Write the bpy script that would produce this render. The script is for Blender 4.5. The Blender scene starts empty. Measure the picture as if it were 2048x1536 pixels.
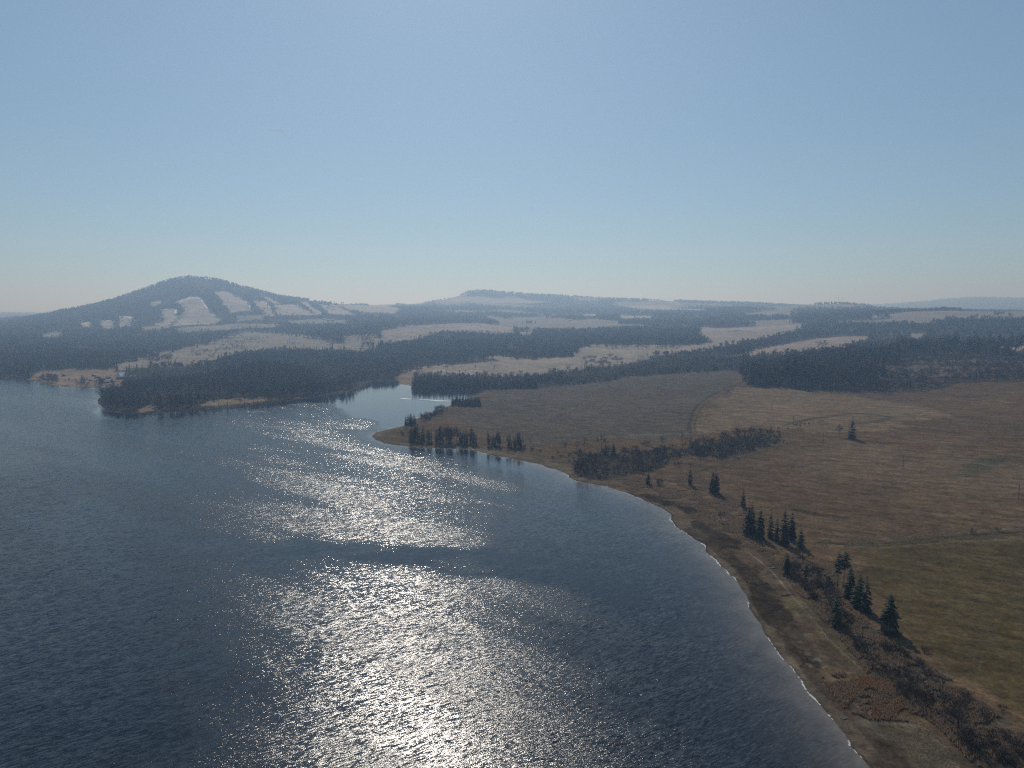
import bpy, math, random
import numpy as np
from math import radians, sin, cos, tan, pi
S = bpy.context.scene
COL = S.collection
# ------------------------------------------------------------------ camera
F_PX, PITCH, CAM_H = 1420.0, radians(5.87), 120.0
cd = bpy.data.cameras.new('camera'); cam = bpy.data.objects.new('camera', cd); COL.objects.link(cam)
cd.sensor_width = 36.0; cd.lens = 36.0*F_PX/2048.0
cd.clip_start = 1.0; cd.clip_end = 90000.0
cam.location = (0, 0, CAM_H); cam.rotation_euler = (pi/2-PITCH, 0, 0)
S.camera = cam
# ------------------------------------------------------------------ sky, sun, exposure
SUN_EL, SUN_AZ = radians(41.0), radians(-6.0)      # azimuth from +Y towards +X
w = bpy.data.worlds.new('World'); S.world = w; w.use_nodes = True
nt = w.node_tree; bg = nt.nodes['Background']
sky = nt.nodes.new('ShaderNodeTexSky'); sky.sky_type = 'NISHITA'; sky.sun_disc = False
sky.sun_elevation = SUN_EL; sky.sun_rotation = SUN_AZ
sky.altitude = 400.0; sky.air_density = 1.0; sky.dust_density = 0.7; sky.ozone_density = 4.0
tn = nt.nodes.new('ShaderNodeMixRGB'); tn.blend_type = 'MULTIPLY'; tn.inputs[0].default_value = 1.0; tn.inputs[2].default_value = (.825, 1.035, 1.16, 1)
gm = nt.nodes.new('ShaderNodeGamma'); gm.inputs[1].default_value = 0.6; nt.links.new(sky.outputs[0], gm.inputs[0]); nt.links.new(gm.outputs[0], tn.inputs[1]); nt.links.new(tn.outputs[0], bg.inputs[0]); bg.inputs[1].default_value = 0.13
sd = bpy.data.lights.new('sun', 'SUN'); sun = bpy.data.objects.new('sun', sd); COL.objects.link(sun)
sd.energy = 2.6; sd.angle = radians(0.53); sd.color = (1.0, 0.955, 0.90)
sun.rotation_euler = (-(pi/2-SUN_EL), 0, -SUN_AZ)    # light travels from the sun (ahead) back to the camera
S.view_settings.view_transform = 'Standard'; S.view_settings.look = 'None'
S.view_settings.gamma = 1.0; S.view_settings.exposure = 0.0
S.cycles.use_denoising = False; S.cycles.use_adaptive_sampling = False; S.cycles.filter_width = 1.3
try: S.cycles.sampling_pattern = 'BLUE_NOISE'
except Exception: pass
S.cycles.max_bounces = 5; S.cycles.diffuse_bounces = 2; S.cycles.glossy_bounces = 2
S.cycles.transparent_max_bounces = 6; S.cycles.volume_bounces = 0; w.cycles.sampling_method = 'NONE'
S.cycles.sample_clamp_direct = 0.0; S.cycles.sample_clamp_indirect = 2.0
HAZE_DENSITY, HAZE_COL, HAZE_ANISO = 2.25e-4, (0.46, 0.68, 1.0), 0.48

rs = np.random.RandomState(7); random.seed(7)
# ------------------------------------------------------------------ helpers
def tag(o, label=None, cat=None, group=None, kind=None):
    if label: o['label'] = label
    if cat: o['category'] = cat
    if group: o['group'] = group
    if kind: o['kind'] = kind
    return o
def raydir(u, v):
    a = (np.asarray(u, float)-1024)/F_PX; b = (768-np.asarray(v, float))/F_PX
    return a, cos(PITCH)+b*sin(PITCH), -sin(PITCH)+b*cos(PITCH)
def flat(u, v, z=0.0):
    dx, dy, dz = raydir(u, v); t = (z-CAM_H)/dz
    return np.stack([dx*t, dy*t], -1)
def hash2(ix, iy, seed):
    h = (ix.astype(np.int64)*374761393 + iy.astype(np.int64)*668265263 + seed*1442695041) & 0xFFFFFFFF
    h = ((h ^ (h >> 13))*1274126177) & 0xFFFFFFFF
    return ((h ^ (h >> 16)) & 0xFFFF)/65535.0
def vnoise(x, y, seed=0):
    x = np.asarray(x, float); y = np.asarray(y, float)
    ix = np.floor(x); iy = np.floor(y); fx = x-ix; fy = y-iy
    fx = fx*fx*(3-2*fx); fy = fy*fy*(3-2*fy)
    a = hash2(ix, iy, seed); b = hash2(ix+1, iy, seed); c = hash2(ix, iy+1, seed); d = hash2(ix+1, iy+1, seed)
    return (a*(1-fx)+b*fx)*(1-fy)+(c*(1-fx)+d*fx)*fy
def fbm(x, y, seed=0, octv=4):
    s = 0; a = 0.5; t = 0
    for k in range(octv):
        s = s+a*vnoise(x*2**k, y*2**k, seed+k*17); t += a; a *= 0.5
    return s/t
def sstep(x, a, b):
    t = np.clip((x-a)/(b-a), 0, 1); return t*t*(3-2*t)
def inpoly(x, y, P):
    P = np.asarray(P); ins = np.zeros(x.shape, bool)
    bb = (x >= P[:, 0].min()) & (x <= P[:, 0].max()) & (y >= P[:, 1].min()) & (y <= P[:, 1].max())
    xs = x[bb]; ys = y[bb]; r = np.zeros(xs.shape, bool); n = len(P); j = n-1
    for i in range(n):
        xi, yi = P[i]; xj, yj = P[j]
        if yi != yj:
            c = (yi > ys) != (yj > ys)
            r ^= c & (xs < (xj-xi)*(ys-yi)/(yj-yi)+xi)
        j = i
    ins[bb] = r; return ins
def dline(x, y, P, closed=False, lim=None):
    P = np.asarray(P); d = np.full(x.shape, 1e9); n = len(P)
    for i in range(n if closed else n-1):
        p = P[i]; q = P[(i+1) % n]; e = q-p; L = max((e**2).sum(), 1e-9)
        if lim is None:
            t = np.clip(((x-p[0])*e[0]+(y-p[1])*e[1])/L, 0, 1)
            d = np.minimum(d, np.hypot(x-p[0]-t*e[0], y-p[1]-t*e[1]))
        else:
            m = (x > min(p[0], q[0])-lim) & (x < max(p[0], q[0])+lim) & (y > min(p[1], q[1])-lim) & (y < max(p[1], q[1])+lim)
            if m.any():
                xm = x[m]; ym = y[m]
                t = np.clip(((xm-p[0])*e[0]+(ym-p[1])*e[1])/L, 0, 1)
                d[m] = np.minimum(d[m], np.hypot(xm-p[0]-t*e[0], ym-p[1]-t*e[1]))
    return d
def rough_line(P, amp, step, seed, closed=True):
    out = []; n = len(P)
    for i in range(n if closed else n-1):
        p = np.array(P[i], float); q = np.array(P[(i+1) % n], float); L = np.hypot(*(q-p)); k = max(1, int(min(L/step, 60)))
        for t in range(k):
            c = p+(q-p)*t/k
            am = min(amp, L*0.12) if L < 1000 else 0
            c = c+np.array([fbm(c[0]/9, c[1]/9, seed)-.5, fbm(c[0]/9, c[1]/9, seed+5)-.5])*2*am
            out.append(c)
    return np.array(out)
def mesh_from(name, V, Fc, mats, midx=None, smooth=False):
    """V (n,3), Fc (m,3|4) numpy -> mesh"""
    me = bpy.data.meshes.new(name); V = np.asarray(V, np.float32); Fc = np.asarray(Fc, np.int32); k = Fc.shape[1]
    me.vertices.add(len(V)); me.vertices.foreach_set('co', V.ravel())
    me.loops.add(Fc.size); me.loops.foreach_set('vertex_index', Fc.ravel())
    me.polygons.add(len(Fc)); me.polygons.foreach_set('loop_start', np.arange(0, Fc.size, k, dtype=np.int32))
    me.polygons.foreach_set('loop_total', np.full(len(Fc), k, np.int32))
    for m in (mats if isinstance(mats, (list, tuple)) else [mats]): me.materials.append(m)
    if midx is not None: me.polygons.foreach_set('material_index', np.asarray(midx, np.int32))
    if smooth: me.polygons.foreach_set('use_smooth', np.ones(len(Fc), bool))
    me.update(calc_edges=True); return me
def link(name, me, parent=None):
    o = bpy.data.objects.new(name, me); COL.objects.link(o)
    if parent is not None: o.parent = parent
    return o

# ------------------------------------------------------------------ node helpers
class NT:
    def __init__(s, name):
        s.m = bpy.data.materials.new(name); s.m.use_nodes = True; s.t = s.m.node_tree
        s.b = s.t.nodes['Principled BSDF']
    def n(s, typ, **kw):
        nd = s.t.nodes.new('ShaderNode'+typ)
        for k, v in kw.items(): setattr(nd, k, v)
        return nd
    def l(s, a, b): s.t.links.new(a, b)
    def setin(s, inp, v):
        if hasattr(v, 'is_linked') or isinstance(v, bpy.types.NodeSocket): s.l(v, inp)
        else: inp.default_value = v
    def math(s, op, a, b=0.0, c=None):
        nd = s.n('Math', operation=op); s.setin(nd.inputs[0], a); s.setin(nd.inputs[1], b)
        if c is not None: s.setin(nd.inputs[2], c)
        return nd.outputs[0]
    def noise(s, vec, scale, detail=3, rough=0.55, dist=0.0):
        nd = s.n('TexNoise'); s.l(vec, nd.inputs['Vector']); nd.inputs['Scale'].default_value = scale
        nd.inputs['Detail'].default_value = detail; nd.inputs['Roughness'].default_value = rough
        nd.inputs['Distortion'].default_value = dist; return nd
    def mapping(s, vec, scale=(1, 1, 1), rot=0.0):
        vr_ = s.n('VectorRotate', rotation_type='Z_AXIS'); s.l(vec, vr_.inputs['Vector']); vr_.inputs['Angle'].default_value = rot
        nd = s.n('VectorMath', operation='MULTIPLY'); s.l(vr_.outputs[0], nd.inputs[0]); nd.inputs[1].default_value = scale
        return nd.outputs[0]
    def mrange(s, v, a, b, c, d):
        nd = s.n('MapRange'); s.l(v, nd.inputs[0])
        for i, q in enumerate((a, b, c, d)): nd.inputs[i+1].default_value = q
        return nd.outputs[0]
    def mix(s, f, a, b, mode='MIX'):
        nd = s.n('MixRGB', blend_type=mode); s.setin(nd.inputs[0], f)
        for i, q in ((1, a), (2, b)):
            if isinstance(q, bpy.types.NodeSocket): s.l(q, nd.inputs[i])
            else: nd.inputs[i].default_value = (*q, 1) if len(q) == 3 else q
        return nd.outputs[0]
def plain(name, col, rough=0.85, var=0.25, scale=1.0, metal=0.0):
    m = NT(name); g = m.n('NewGeometry'); nz = m.noise(g.outputs['Position'], scale, 3)
    c = m.mix(m.mrange(nz.outputs['Fac'], .3, .7, 0, 1), tuple(q*(1-var) for q in col), tuple(min(1, q*(1+var)) for q in col))
    m.l(c, m.b.inputs['Base Color']); m.b.inputs['Roughness'].default_value = rough
    m.b.inputs['Metallic'].default_value = metal; m.b.inputs['Specular IOR Level'].default_value = 0.25
    return m.m
M_BARK = plain('bark', (.055, .045, .038), .95, .3, .5)
M_TWIG = plain('twigs', (.09, .072, .062), .95, .25, .06)
M_TWIG2 = plain('willow_twigs', (.135, .095, .07), .95, .25, .06)
M_NEEDLE = plain('needles', (.022, .032, .018), .85, .45, .25)
M_PINE = plain('pine_needles', (.026, .034, .024), .85, .4, .2)
M_REED = plain('dry_reed', (.20, .145, .10), .95, .35, .12)
M_RUST = plain('rusty_reed', (.24, .14, .075), .95, .35, .15)
M_GRASS = plain('straw_grass', (.20, .165, .095), .95, .35, .15)
M_WOOD = plain('weathered_wood', (.12, .105, .09), .9, .2, 2)
M_PALE = plain('pale_timber', (.5, .48, .44), .6, .2, 4)
M_WALL = plain('render_wall', (.42, .40, .36), .9, .1, .5)
M_ROOF = plain('metal_roof', (.55, .56, .57), .35, .08, .3)
M_DARKROOF = plain('dark_roof', (.09, .075, .07), .7, .2, .5)
M_GLASS = plain('window_glass', (.03, .035, .04), .15, .1, 1)
M_STEEL = plain('galvanised_steel', (.25, .26, .27), .5, .1, 1)
M_FOAM = plain('foam', (.50, .49, .48), .7, .15, .8)
M_ICE = plain('ice', (.72, .75, .78), .3, .1, .3)
def lit_through(m, col, f):
    t_ = m.node_tree; b_ = t_.nodes['Principled BSDF']; tr_ = t_.nodes.new('ShaderNodeBsdfTranslucent'); tr_.inputs[0].default_value = (*col, 1)
    mx = t_.nodes.new('ShaderNodeMixShader'); mx.inputs[0].default_value = f; t_.links.new(b_.outputs[0], mx.inputs[1]); t_.links.new(tr_.outputs[0], mx.inputs[2])
    t_.links.new(mx.outputs[0], t_.nodes['Material Output'].inputs[0])
for m_, c_ in ((M_REED, (.30, .22, .15)), (M_RUST, (.34, .19, .10)), (M_GRASS, (.28, .23, .13))): lit_through(m_, c_, .45)
M_TRAIL = plain('contrail', (.85, .87, .9), 1.0, .02, .001); lit_through(M_TRAIL, (.9, .92, .95), .8)

# ------------------------------------------------------------------ lake outline
SH_R = [(1740,1536),(1702,1492),(1690,1468),(1668,1444),(1640,1410),(1618,1386),(1590,1345),(1570,1320),(1546,1293),(1522,1254),(1500,1216),(1492,1190),
 (1472,1160),(1440,1128),(1413,1106),(1408,1092),(1380,1072),(1352,1053),(1341,1040),(1343,1030),(1325,1017),(1290,1000),(1250,985),
 (1210,972),(1152,962),(1138,953),(1120,942),(1080,930),(1050,922),(1000,914),(962,905),(945,899),(900,897),(850,896),(810,893),(770,887),(752,880),
 (744,872),(750,865),(780,858),(806,852),(822,843),(840,835),(870,822),(905,809),(935,798),(955,789),(966,783),(974,779)]
SH_F = [(968,776),(940,776),(900,776),(860,776),(828,775),(820,771),(800,768),(797,762),(770,762),(742,762),(733,765),(724,772),(700,781),(650,790),
 (610,796),(560,803),(520,808),(480,812),(430,816),(400,819),(330,824),(280,826),(250,826),(222,823),(205,815),(196,806),(196,798)]
SH_B = [(212,788),(240,783),(243,777),(215,775),(170,776),(130,774),(100,769),(60,760),(0,756),(-200,750),(-420,745)]
P1 = flat(*np.array(SH_R, float).T); P2 = flat(*np.array(SH_F, float).T); P3 = flat(*np.array(SH_B, float).T)
tail = np.array([[-2600, 1500], [-3200, 600], [-3200, -1600], [400, -1600], [330, -500], [240, -80], [170, 60], [140, 110]])
LAKE = rough_line(np.concatenate([P1, P2, P3, tail]), 2.2, 2.5, 31)

# ------------------------------------------------------------------ terrain grid (polar, centred under the camera)
az = np.radians(np.concatenate([np.linspace(-180, -60, 40, endpoint=False), np.linspace(-60, -38.5, 60, endpoint=False),
     np.linspace(-38.5, 38.5, 1250, endpoint=False), np.linspace(38.5, 60, 60, endpoint=False), np.linspace(60, 180, 41)]))
dep = np.linspace(radians(38), radians(3.6), 760)
R1 = CAM_H/np.tan(dep)
RR = np.concatenate([[0.5, 30, 60, 100, 130], R1, np.geomspace(R1[-1]*1.006, 8000, 330), np.geomspace(8150, 45000, 60)])
AZ, RG = np.meshgrid(az, RR)                  # rows r, cols az
X = RG*np.sin(AZ); Y = RG*np.cos(AZ)
def u_of(azv):
    return 1024+F_PX*np.tan(np.clip(azv, -1.2, 1.2))/cos(PITCH)
def z_sil(r, u, v):                            # height that shows at pixel (u,v) at horizontal range r
    dx, dy, dz = raydir(u, v); return CAM_H+r*dz/np.hypot(dx, dy)
def row(r, us, zs=None, vs=None):
    us = np.array(us, float)
    zz = np.array(zs, float) if zs is not None else z_sil(r, us, np.array(vs, float))
    return r, np.interp(u_of(az), us, zz)
ROWS = [row(1, [0, 2048], [2, 4]),
 row(300, [0, 1000, 1400, 2048, 2600], [3, 3, 5, 8, 9]),
 row(600, [0, 1000, 1250, 1500, 2048, 2600], [3, 5, 8, 12, 15, 17]),
 row(900, [0, 900, 1100, 1300, 1500, 1700, 2048, 2600], [5, 7, 10, 14, 17, 19, 25, 27]),
 row(1080, [-400, 0, 200, 300, 420, 550, 650, 740, 900, 1100, 1300, 1500, 1700, 2048, 2600], [3, 3, 4, 8, 15, 18, 17, 6, 5, 9, 16, 21, 27, 35, 37]),
 row(1250, [-400, 0, 200, 300, 450, 550, 650, 760, 940, 1100, 1300, 1500, 1700, 1900, 2048, 2600], [3, 3, 4, 12, 25, 30, 27, 6, 4, 9, 18, 24, 34, 41, 43, 45]),
 row(1500, [-400, 0, 200, 550, 760, 940, 1100, 1300, 1500, 1700, 1900, 2048, 2600], [6, 6, 7, 9, 9, 12, 14, 20, 28, 38, 46, 48, 50]),
 row(2000, [-400, 0, 200, 380, 550, 760, 940, 1100, 1300, 1500, 1700, 1900, 2048, 2600], [12, 11, 12, 13, 16, 26, 26, 28, 34, 38, 36, 34, 34, 40]),
 row(2600, [-400, 0, 200, 380, 550, 760, 940, 1100, 1300, 1500, 1700, 1900, 2048, 2600], [20, 18, 17, 20, 32, 52, 46, 44, 46, 52, 62, 78, 82, 88]),
 row(3300, [-400, 0, 200, 380, 550, 760, 940, 1100, 1300, 1500, 1700, 1800, 1900, 2048, 2600], [30, 30, 36, 56, 62, 72, 66, 64, 66, 78, 100, 112, 118, 117, 118]),
 row(4000, [-400, 0, 100, 200, 300, 380, 460, 550, 650, 760, 940, 1100, 1300, 1500, 1700, 1900, 2048, 2600], [34, 46, 70, 108, 160, 196, 186, 150, 120, 100, 84, 84, 92, 104, 118, 108, 100, 100]),
 row(4800, [-500, -200, 0, 60, 130, 200, 260, 300, 340, 380, 430, 500, 560, 640, 720, 760, 830, 940, 1100, 1300, 1500, 1580, 1680, 1740, 1830, 2048, 2600],
     vs=[664, 660, 648, 636, 622, 608, 590, 577, 562, 555, 559, 579, 593, 603, 611, 614, 618, 620, 624, 622, 616, 612, 608, 612, 620, 626, 630]),
 row(5600, [-400, 0, 200, 400, 600, 760, 940, 1100, 1300, 1500, 1700, 2048, 2600], [50, 60, 100, 160, 150, 130, 160, 150, 140, 130, 120, 100, 100]),
 row(6500, [-400, 0, 300, 500, 760, 830, 870, 900, 925, 940, 970, 1000, 1060, 1130, 1200, 1350, 1450, 1540, 1620, 1750, 2048, 2600],
     vs=[650, 645, 630, 620, 609, 608, 604, 597, 589, 583, 582, 585, 590, 593, 598, 603, 606, 610, 614, 620, 626, 630]),
 row(8500, [-400, 0, 1500, 2048, 2600], [60, 60, 90, 120, 120]),
 row(12000, [-400, 0, 60, 150, 500, 1500, 1700, 1760, 1850, 1900, 1950, 2048, 2300, 2600], vs=[627, 626, 627, 629, 625, 615, 613, 610, 603, 598, 595, 597, 604, 610]),
 row(16000, [0, 2048], [20, 60]), row(46000, [0, 2048], [0, 0])]
rr = np.log([q[0]+120.0 for q in ROWS]); TT = np.stack([q[1] for q in ROWS])
lr = np.log(RR+120.0); idx = np.clip(np.searchsorted(rr, lr)-1, 0, len(rr)-2)
ft = ((lr-rr[idx])/(rr[idx+1]-rr[idx]))[:, None]; ftc = ft*ft*(3-2*ft)*0.6+ft*0.4
Z = TT[idx]*(1-ftc)+TT[idx+1]*ftc
Z = Z+(fbm(X/420, Y/420, 3, 4)-.5)*2*np.clip((RG-900)/2600, 0, 1)*9*(1-.5*sstep(RG, 4000, 5000))
Z = Z+(fbm(X/60, Y/60, 9, 3)-.5)*1.6*np.clip((RG-150)/400, 0, 1)
LIM = 420.0
SDL = dline(X, Y, LAKE, True, LIM); SDL = np.minimum(SDL, LIM)
INL = inpoly(X, Y, LAKE)
beach = np.where(SDL < 22, SDL*0.05, 1.1+np.sqrt(np.maximum(SDL-22, 0))*0.16)
wgt = sstep(SDL, 12, 300)
# the headland and the near fields rise more gently from the water
ZL = beach*(1-wgt)+np.maximum(Z, beach)*wgt+0.12*(fbm(X/3, Y/3, 21, 2)-.5)*np.clip(SDL/6, 0, 1)
ZW = -np.minimum(SDL*0.07, 6.0)
Z = np.where(INL, ZW, ZL)
def hgt(x, y):
    x = np.asarray(x, float); y = np.asarray(y, float)
    fa = np.interp(np.arctan2(x, y), az, np.arange(len(az))); fr = np.interp(np.hypot(x, y), RR, np.arange(len(RR)))
    i = np.clip(fr.astype(int), 0, len(RR)-2); j = np.clip(fa.astype(int), 0, len(az)-2); a = fr-i; b = fa-j
    return (Z[i, j]*(1-a)+Z[i+1, j]*a)*(1-b)+(Z[i, j+1]*(1-a)+Z[i+1, j+1]*a)*b
SS = np.concatenate([np.linspace(100, 1500, 1400), np.geomspace(1501, 16000, 2200)])
def hit(u, v):
    dx, dy, dz = [float(q) for q in raydir(u, v)]; h = math.hypot(dx, dy)
    xs = SS*dx/h; ys = SS*dy/h; zr = CAM_H+SS*dz/h; zz = np.maximum(hgt(xs, ys), 0)
    k = np.nonzero(zr <= zz)[0]
    k = k[0] if len(k) else len(SS)-1
    if k == 0: return np.array([xs[0], ys[0]])
    g0 = zr[k-1]-zz[k-1]; g1 = zz[k]-zr[k]; t = g0/(g0+g1) if g0+g1 > 0 else .5
    return np.array([xs[k-1]+(xs[k]-xs[k-1])*t, ys[k-1]+(ys[k]-ys[k-1])*t])
def H(pts): return np.array([hit(*p) for p in pts])
def top_h(P, u, v):                               # height above ground of a thing at P whose top shows at (u,v)
    dx, dy, dz = raydir(u, v); return float(CAM_H+math.hypot(*P)*dz/math.hypot(dx, dy)-hgt(P[0], P[1]))

# ------------------------------------------------------------------ land cover
def C(*c): return np.array(c)
FOREST_FLOOR = C(.060, .050, .042)
cov = np.empty(X.shape+(3,)); cov[:] = FOREST_FLOOR
fmask = np.ones(X.shape, bool)                     # where woods grow
NF_TOP = [(905,809),(935,798),(955,789),(975,782),(1000,779),(1060,775),(1130,770),(1190,768),(1250,754),(1330,748),(1420,742),(1488,740),(1484,760),(1500,768),
 (1560,773),(1640,776),(1700,784),(1750,788),(1820,783),(1880,777),(1925,765),(1970,762),(2048,764),(2200,760),(2500,750)]
nf = np.concatenate([H(NF_TOP), [[1500, 300], [900, -400], [300, -400]], tail[4:], P1[:45]])
NF = inpoly(X, Y, nf) & ~INL
nearland = NF | ((SDL < 22) & (RG < 800) & ~INL)
cov[nearland] = C(.152, .100, .066)
fmask &= ~nearland
edge_n = (fbm(X/25, Y/25, 77, 3)-.5); edge_f = (fbm(X/4.5, Y/4.5, 78, 3)-.5)
def paint(px, col, grow=0.0, forest=False, near=False, jit=0.0, world=None, spk=0.0):
    P = H(px) if world is None else world
    d = dline(X, Y, P, True, 60); ins = inpoly(X, Y, P); jn = edge_n*jit*2.2+edge_f*jit*1.4
    s_ = np.where(ins, d, -d)+jn; sw = np.maximum(RG*.0022, .5)*np.where(RG < 900, 2.0, 1.0)
    a = sstep(s_, -sw, sw)*(~INL); m = a > .5
    if spk: a = a*sstep(fbm(X/spk, Y/spk, 79, 3), .47, .60)
    cov[:] = cov*(1-a[..., None])+col*a[..., None]
    if not forest: fmask[m] = False
    return m
def stroke(px, wd, col, mix=1.0, lim=60, nz=0.0):
    P = H(px); d = dline(X, Y, P, False, max(lim, wd*2))
    d = d+edge_n*nz*wd
    a = (1-sstep(d, wd*.5, wd*1.1))*mix; a = a*(~INL)
    cov[:] = cov*(1-a[..., None])+col*a[..., None]; fmask[d < wd*.6] = False
PALE = C(.27, .225, .185); PALE2 = C(.24, .205, .165); HILLF = C(.36, .315, .28)
far_fields = [
 ([(762,662),(800,654),(860,649),(905,646),(960,646),(1026,656),(1030,666),(990,668),(930,664),(880,664),(855,672),(820,682),(790,688),(762,688)], PALE, 12),
 ([(1040,664),(1068,662),(1060,672),(1045,672)], PALE, 4),
 ([(690,672),(735,668),(755,672),(758,690),(730,702),(690,702),(660,690),(690,682)], PALE2, 30),
 ([(300,718),(330,702),(400,690),(440,680),(480,664),(540,664),(590,668),(650,680),(700,690),(705,702),(620,700),(540,700),(490,704),(450,712),(430,724),(380,732),(300,728)], PALE2, 30),
 ([(235,728),(300,718),(300,732),(255,740),(232,742)], PALE2, 10),
 ([(55,752),(75,742),(150,738),(228,738),(245,745),(246,777),(215,775),(170,776),(130,774),(100,769)], C(.21,.155,.115), 10),
 ([(85,667),(116,662),(130,668),(112,675),(85,674)], PALE2, 20),
 ([(822,742),(845,733),(880,730),(940,727),(985,722),(990,711),(1010,713),(1040,718),(1100,716),(1150,712),(1160,694),(1200,688),(1300,690),(1420,688),(1410,696),(1330,708),(1250,730),(1180,738),(1110,745),(1075,752),(960,753),(880,752),(835,752)], PALE, 8),
 ([(1400,656),(1450,656),(1500,655),(1560,652),(1600,649),(1606,655),(1580,664),(1540,674),(1490,684),(1440,694),(1400,702),(1350,708),(1280,716),(1245,704),(1290,698),(1370,692),(1430,684),(1400,672)], PALE, 8),
 ([(1440,713),(1490,704),(1540,694),(1600,682),(1650,676),(1690,672),(1745,672),(1700,690),(1690,697),(1600,707),(1540,711),(1500,714)], C(.28,.22,.185), 4),
 ([(1822,667),(1848,666),(1846,677),(1824,678)], PALE, 0), ([(1992,693),(2048,690),(2200,688),(2200,705),(2048,706),(1994,696)], PALE, 4),
 ([(795,752),(818,742),(826,750),(826,775),(820,771),(800,768)], C(.22,.16,.12), 3),
 ([(354,603),(376,594),(396,594),(406,604),(410,612),(437,640),(427,648),(342,652),(362,636),(369,619)], HILLF, 10),
 ([(429,585),(451,581),(492,602),(503,622),(461,626),(448,605)], HILLF, 6),
 ([(506,603),(520,601),(533,603),(549,633),(532,631)], HILLF, 8),
 ([(550,609),(595,609),(632,631),(555,631)], HILLF, 10), ([(636,607),(697,622),(697,631),(660,629)], HILLF, 10),
 ([(325,619),(352,619),(355,633),(345,648),(331,655),(290,659),(328,640)], HILLF, 10),
 ([(239,633),(263,634),(264,648),(239,655)], HILLF, 10), ([(202,641),(226,641),(228,657),(205,657)], HILLF, 10), ([(160,646),(185,643),(186,652),(165,655)], HILLF, 10),
 ([(700,613),(760,612),(800,617),(792,627),(724,625)], HILLF, 12), ([(560,642),(640,638),(700,640),(690,646),(600,648)], PALE2, 12),
 ([(600,603),(613,603),(649,628),(633,629)], HILLF, 5), ([(655,608),(668,609),(716,630),(699,631)], HILLF, 5), ([(518,589),(532,592),(562,607),(546,607)], HILLF, 4), ([(300,606),(318,600),(324,606),(306,613)], HILLF, 6),
 ([(350,657),(470,647),(560,648),(560,654),(450,660),(360,665)], PALE2, 8),
 ([(475,631),(533,629),(526,638),(475,643)], PALE2, 6), ([(290,652),(342,650),(345,656),(270,662)], PALE2, 8),
 ([(880,598),(930,594),(1000,597),(1060,600),(1100,604),(1060,607),(960,606),(900,606)], HILLF, 20),
 ([(1230,612),(1330,610),(1420,618),(1400,622),(1300,618)], HILLF, 20), ([(1160,630),(1190,628),(1195,632),(1165,633)], HILLF, 10),
 ([(1240,632),(1310,631),(1300,637),(1240,638)], HILLF, 10), ([(730,604),(800,608),(780,612),(740,612)], HILLF, 20), ([(660,606),(700,610),(740,622),(700,620)], HILLF, 20),
 ([(480,795),(440,798),(405,803),(395,812),(430,812),(480,808),(560,799),(620,793),(560,795)], C(.20,.15,.10), 2),
 ([(262,822),(300,810),(322,814),(320,822),(280,825)], C(.2,.145,.105), 2),
]
FIELDPOLY = []
for px, c, j in far_fields: paint(px, c, jit=j*2.2+4)
mot = sstep(RG, 900, 1300)*(fbm(X/38, Y/38, 43, 5)-.5); cov = cov*(1+.55*mot[..., None])
# thin scrub and clearings: lighter floor in the eastern wood, on the hills
glade = sstep(fbm(X/55, Y/40, 5, 4), .50, .62)
er = inpoly(X, Y, H([(1640,776),(1640,745),(1760,720),(1900,705),(2048,705),(2300,700),(2300,770),(2048,764),(1925,765),(1820,783),(1700,784)]))
cov = np.where((er)[..., None], FOREST_FLOOR*(1-glade[..., None]*.75)+C(.16, .125, .10)*glade[..., None]*.75, cov)
farm = (RG > 2700)
fp = sstep(fbm(X/330, Y/420, 15, 4), .50, .56)*farm*(RG < 9000)*(u_of(AZ) > 620)
cov = cov*(1-fp[..., None]*.55)+HILLF*fp[..., None]*.55
fmask &= ~(fp > .8)
# snow left along the top edges of the ski slopes
for sn, wd in [([(354,604),(365,600),(378,596),(396,595)], 7), ([(396,595),(404,602),(410,612),(418,620)], 5), ([(451,582),(470,590),(492,601),(502,620)], 3), ([(325,620),(338,618),(352,620),(352,626)], 8),
           ([(240,634),(252,633),(263,636)], 8), ([(206,642),(222,641)], 6), ([(165,647),(182,645)], 7), ([(520,602),(532,606),(540,614)], 3)]:
    stroke(sn, wd, C(.8, .82, .85), 0.95, nz=1.2)
# near fields and banks
paint([(1700,1100),(1780,1088),(1900,1078),(2048,1072),(2500,1062),(2600,1600),(2048,1430),(1960,1375),(1900,1330),(1850,1296),(1805,1262),(1775,1235),(1730,1160)], C(.112, .082, .044), jit=6)
paint([(876,830),(905,812),(960,795),(1000,780),(1130,771),(1250,756),(1420,742),(1480,740),(1450,775),(1420,792),(1398,808),(1384,826),(1378,850),(1380,872),(1300,882),(1200,875),(1100,890),(1040,885),(980,873),(930,850)], C(.130, .104, .088), jit=4)
paint([(1398,862),(1402,835),(1430,800),(1480,775),(1560,776),(1660,790),(1800,806),(1900,830),(1760,860),(1650,868),(1560,850),(1480,850),(1430,868)], C(.215, .152, .105), jit=18)
paint([(1560,900),(1700,885),(1900,900),(2048,925),(2300,960),(2300,1000),(2048,985),(1800,960),(1640,945)], C(.175, .120, .082), jit=22)
uu = u_of(AZ); nb = (~INL) & NF
bz = sstep(SDL+edge_n*26, 42, 20)*nb*(RG < 1000)     # shore zone
cov = cov*(1-bz[..., None])+C(.128, .092, .070)*bz[..., None]
bz2 = sstep(SDL+edge_n*10, 16, 7)*nb
cov = cov*(1-bz2[..., None]*.7)+C(.175, .135, .108)*bz2[..., None]*.7
wet = sstep(SDL, 1.8, .4)*(~INL); cov = cov*(1-.5*wet[..., None])
DK = C(.055, .042, .035)
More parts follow.
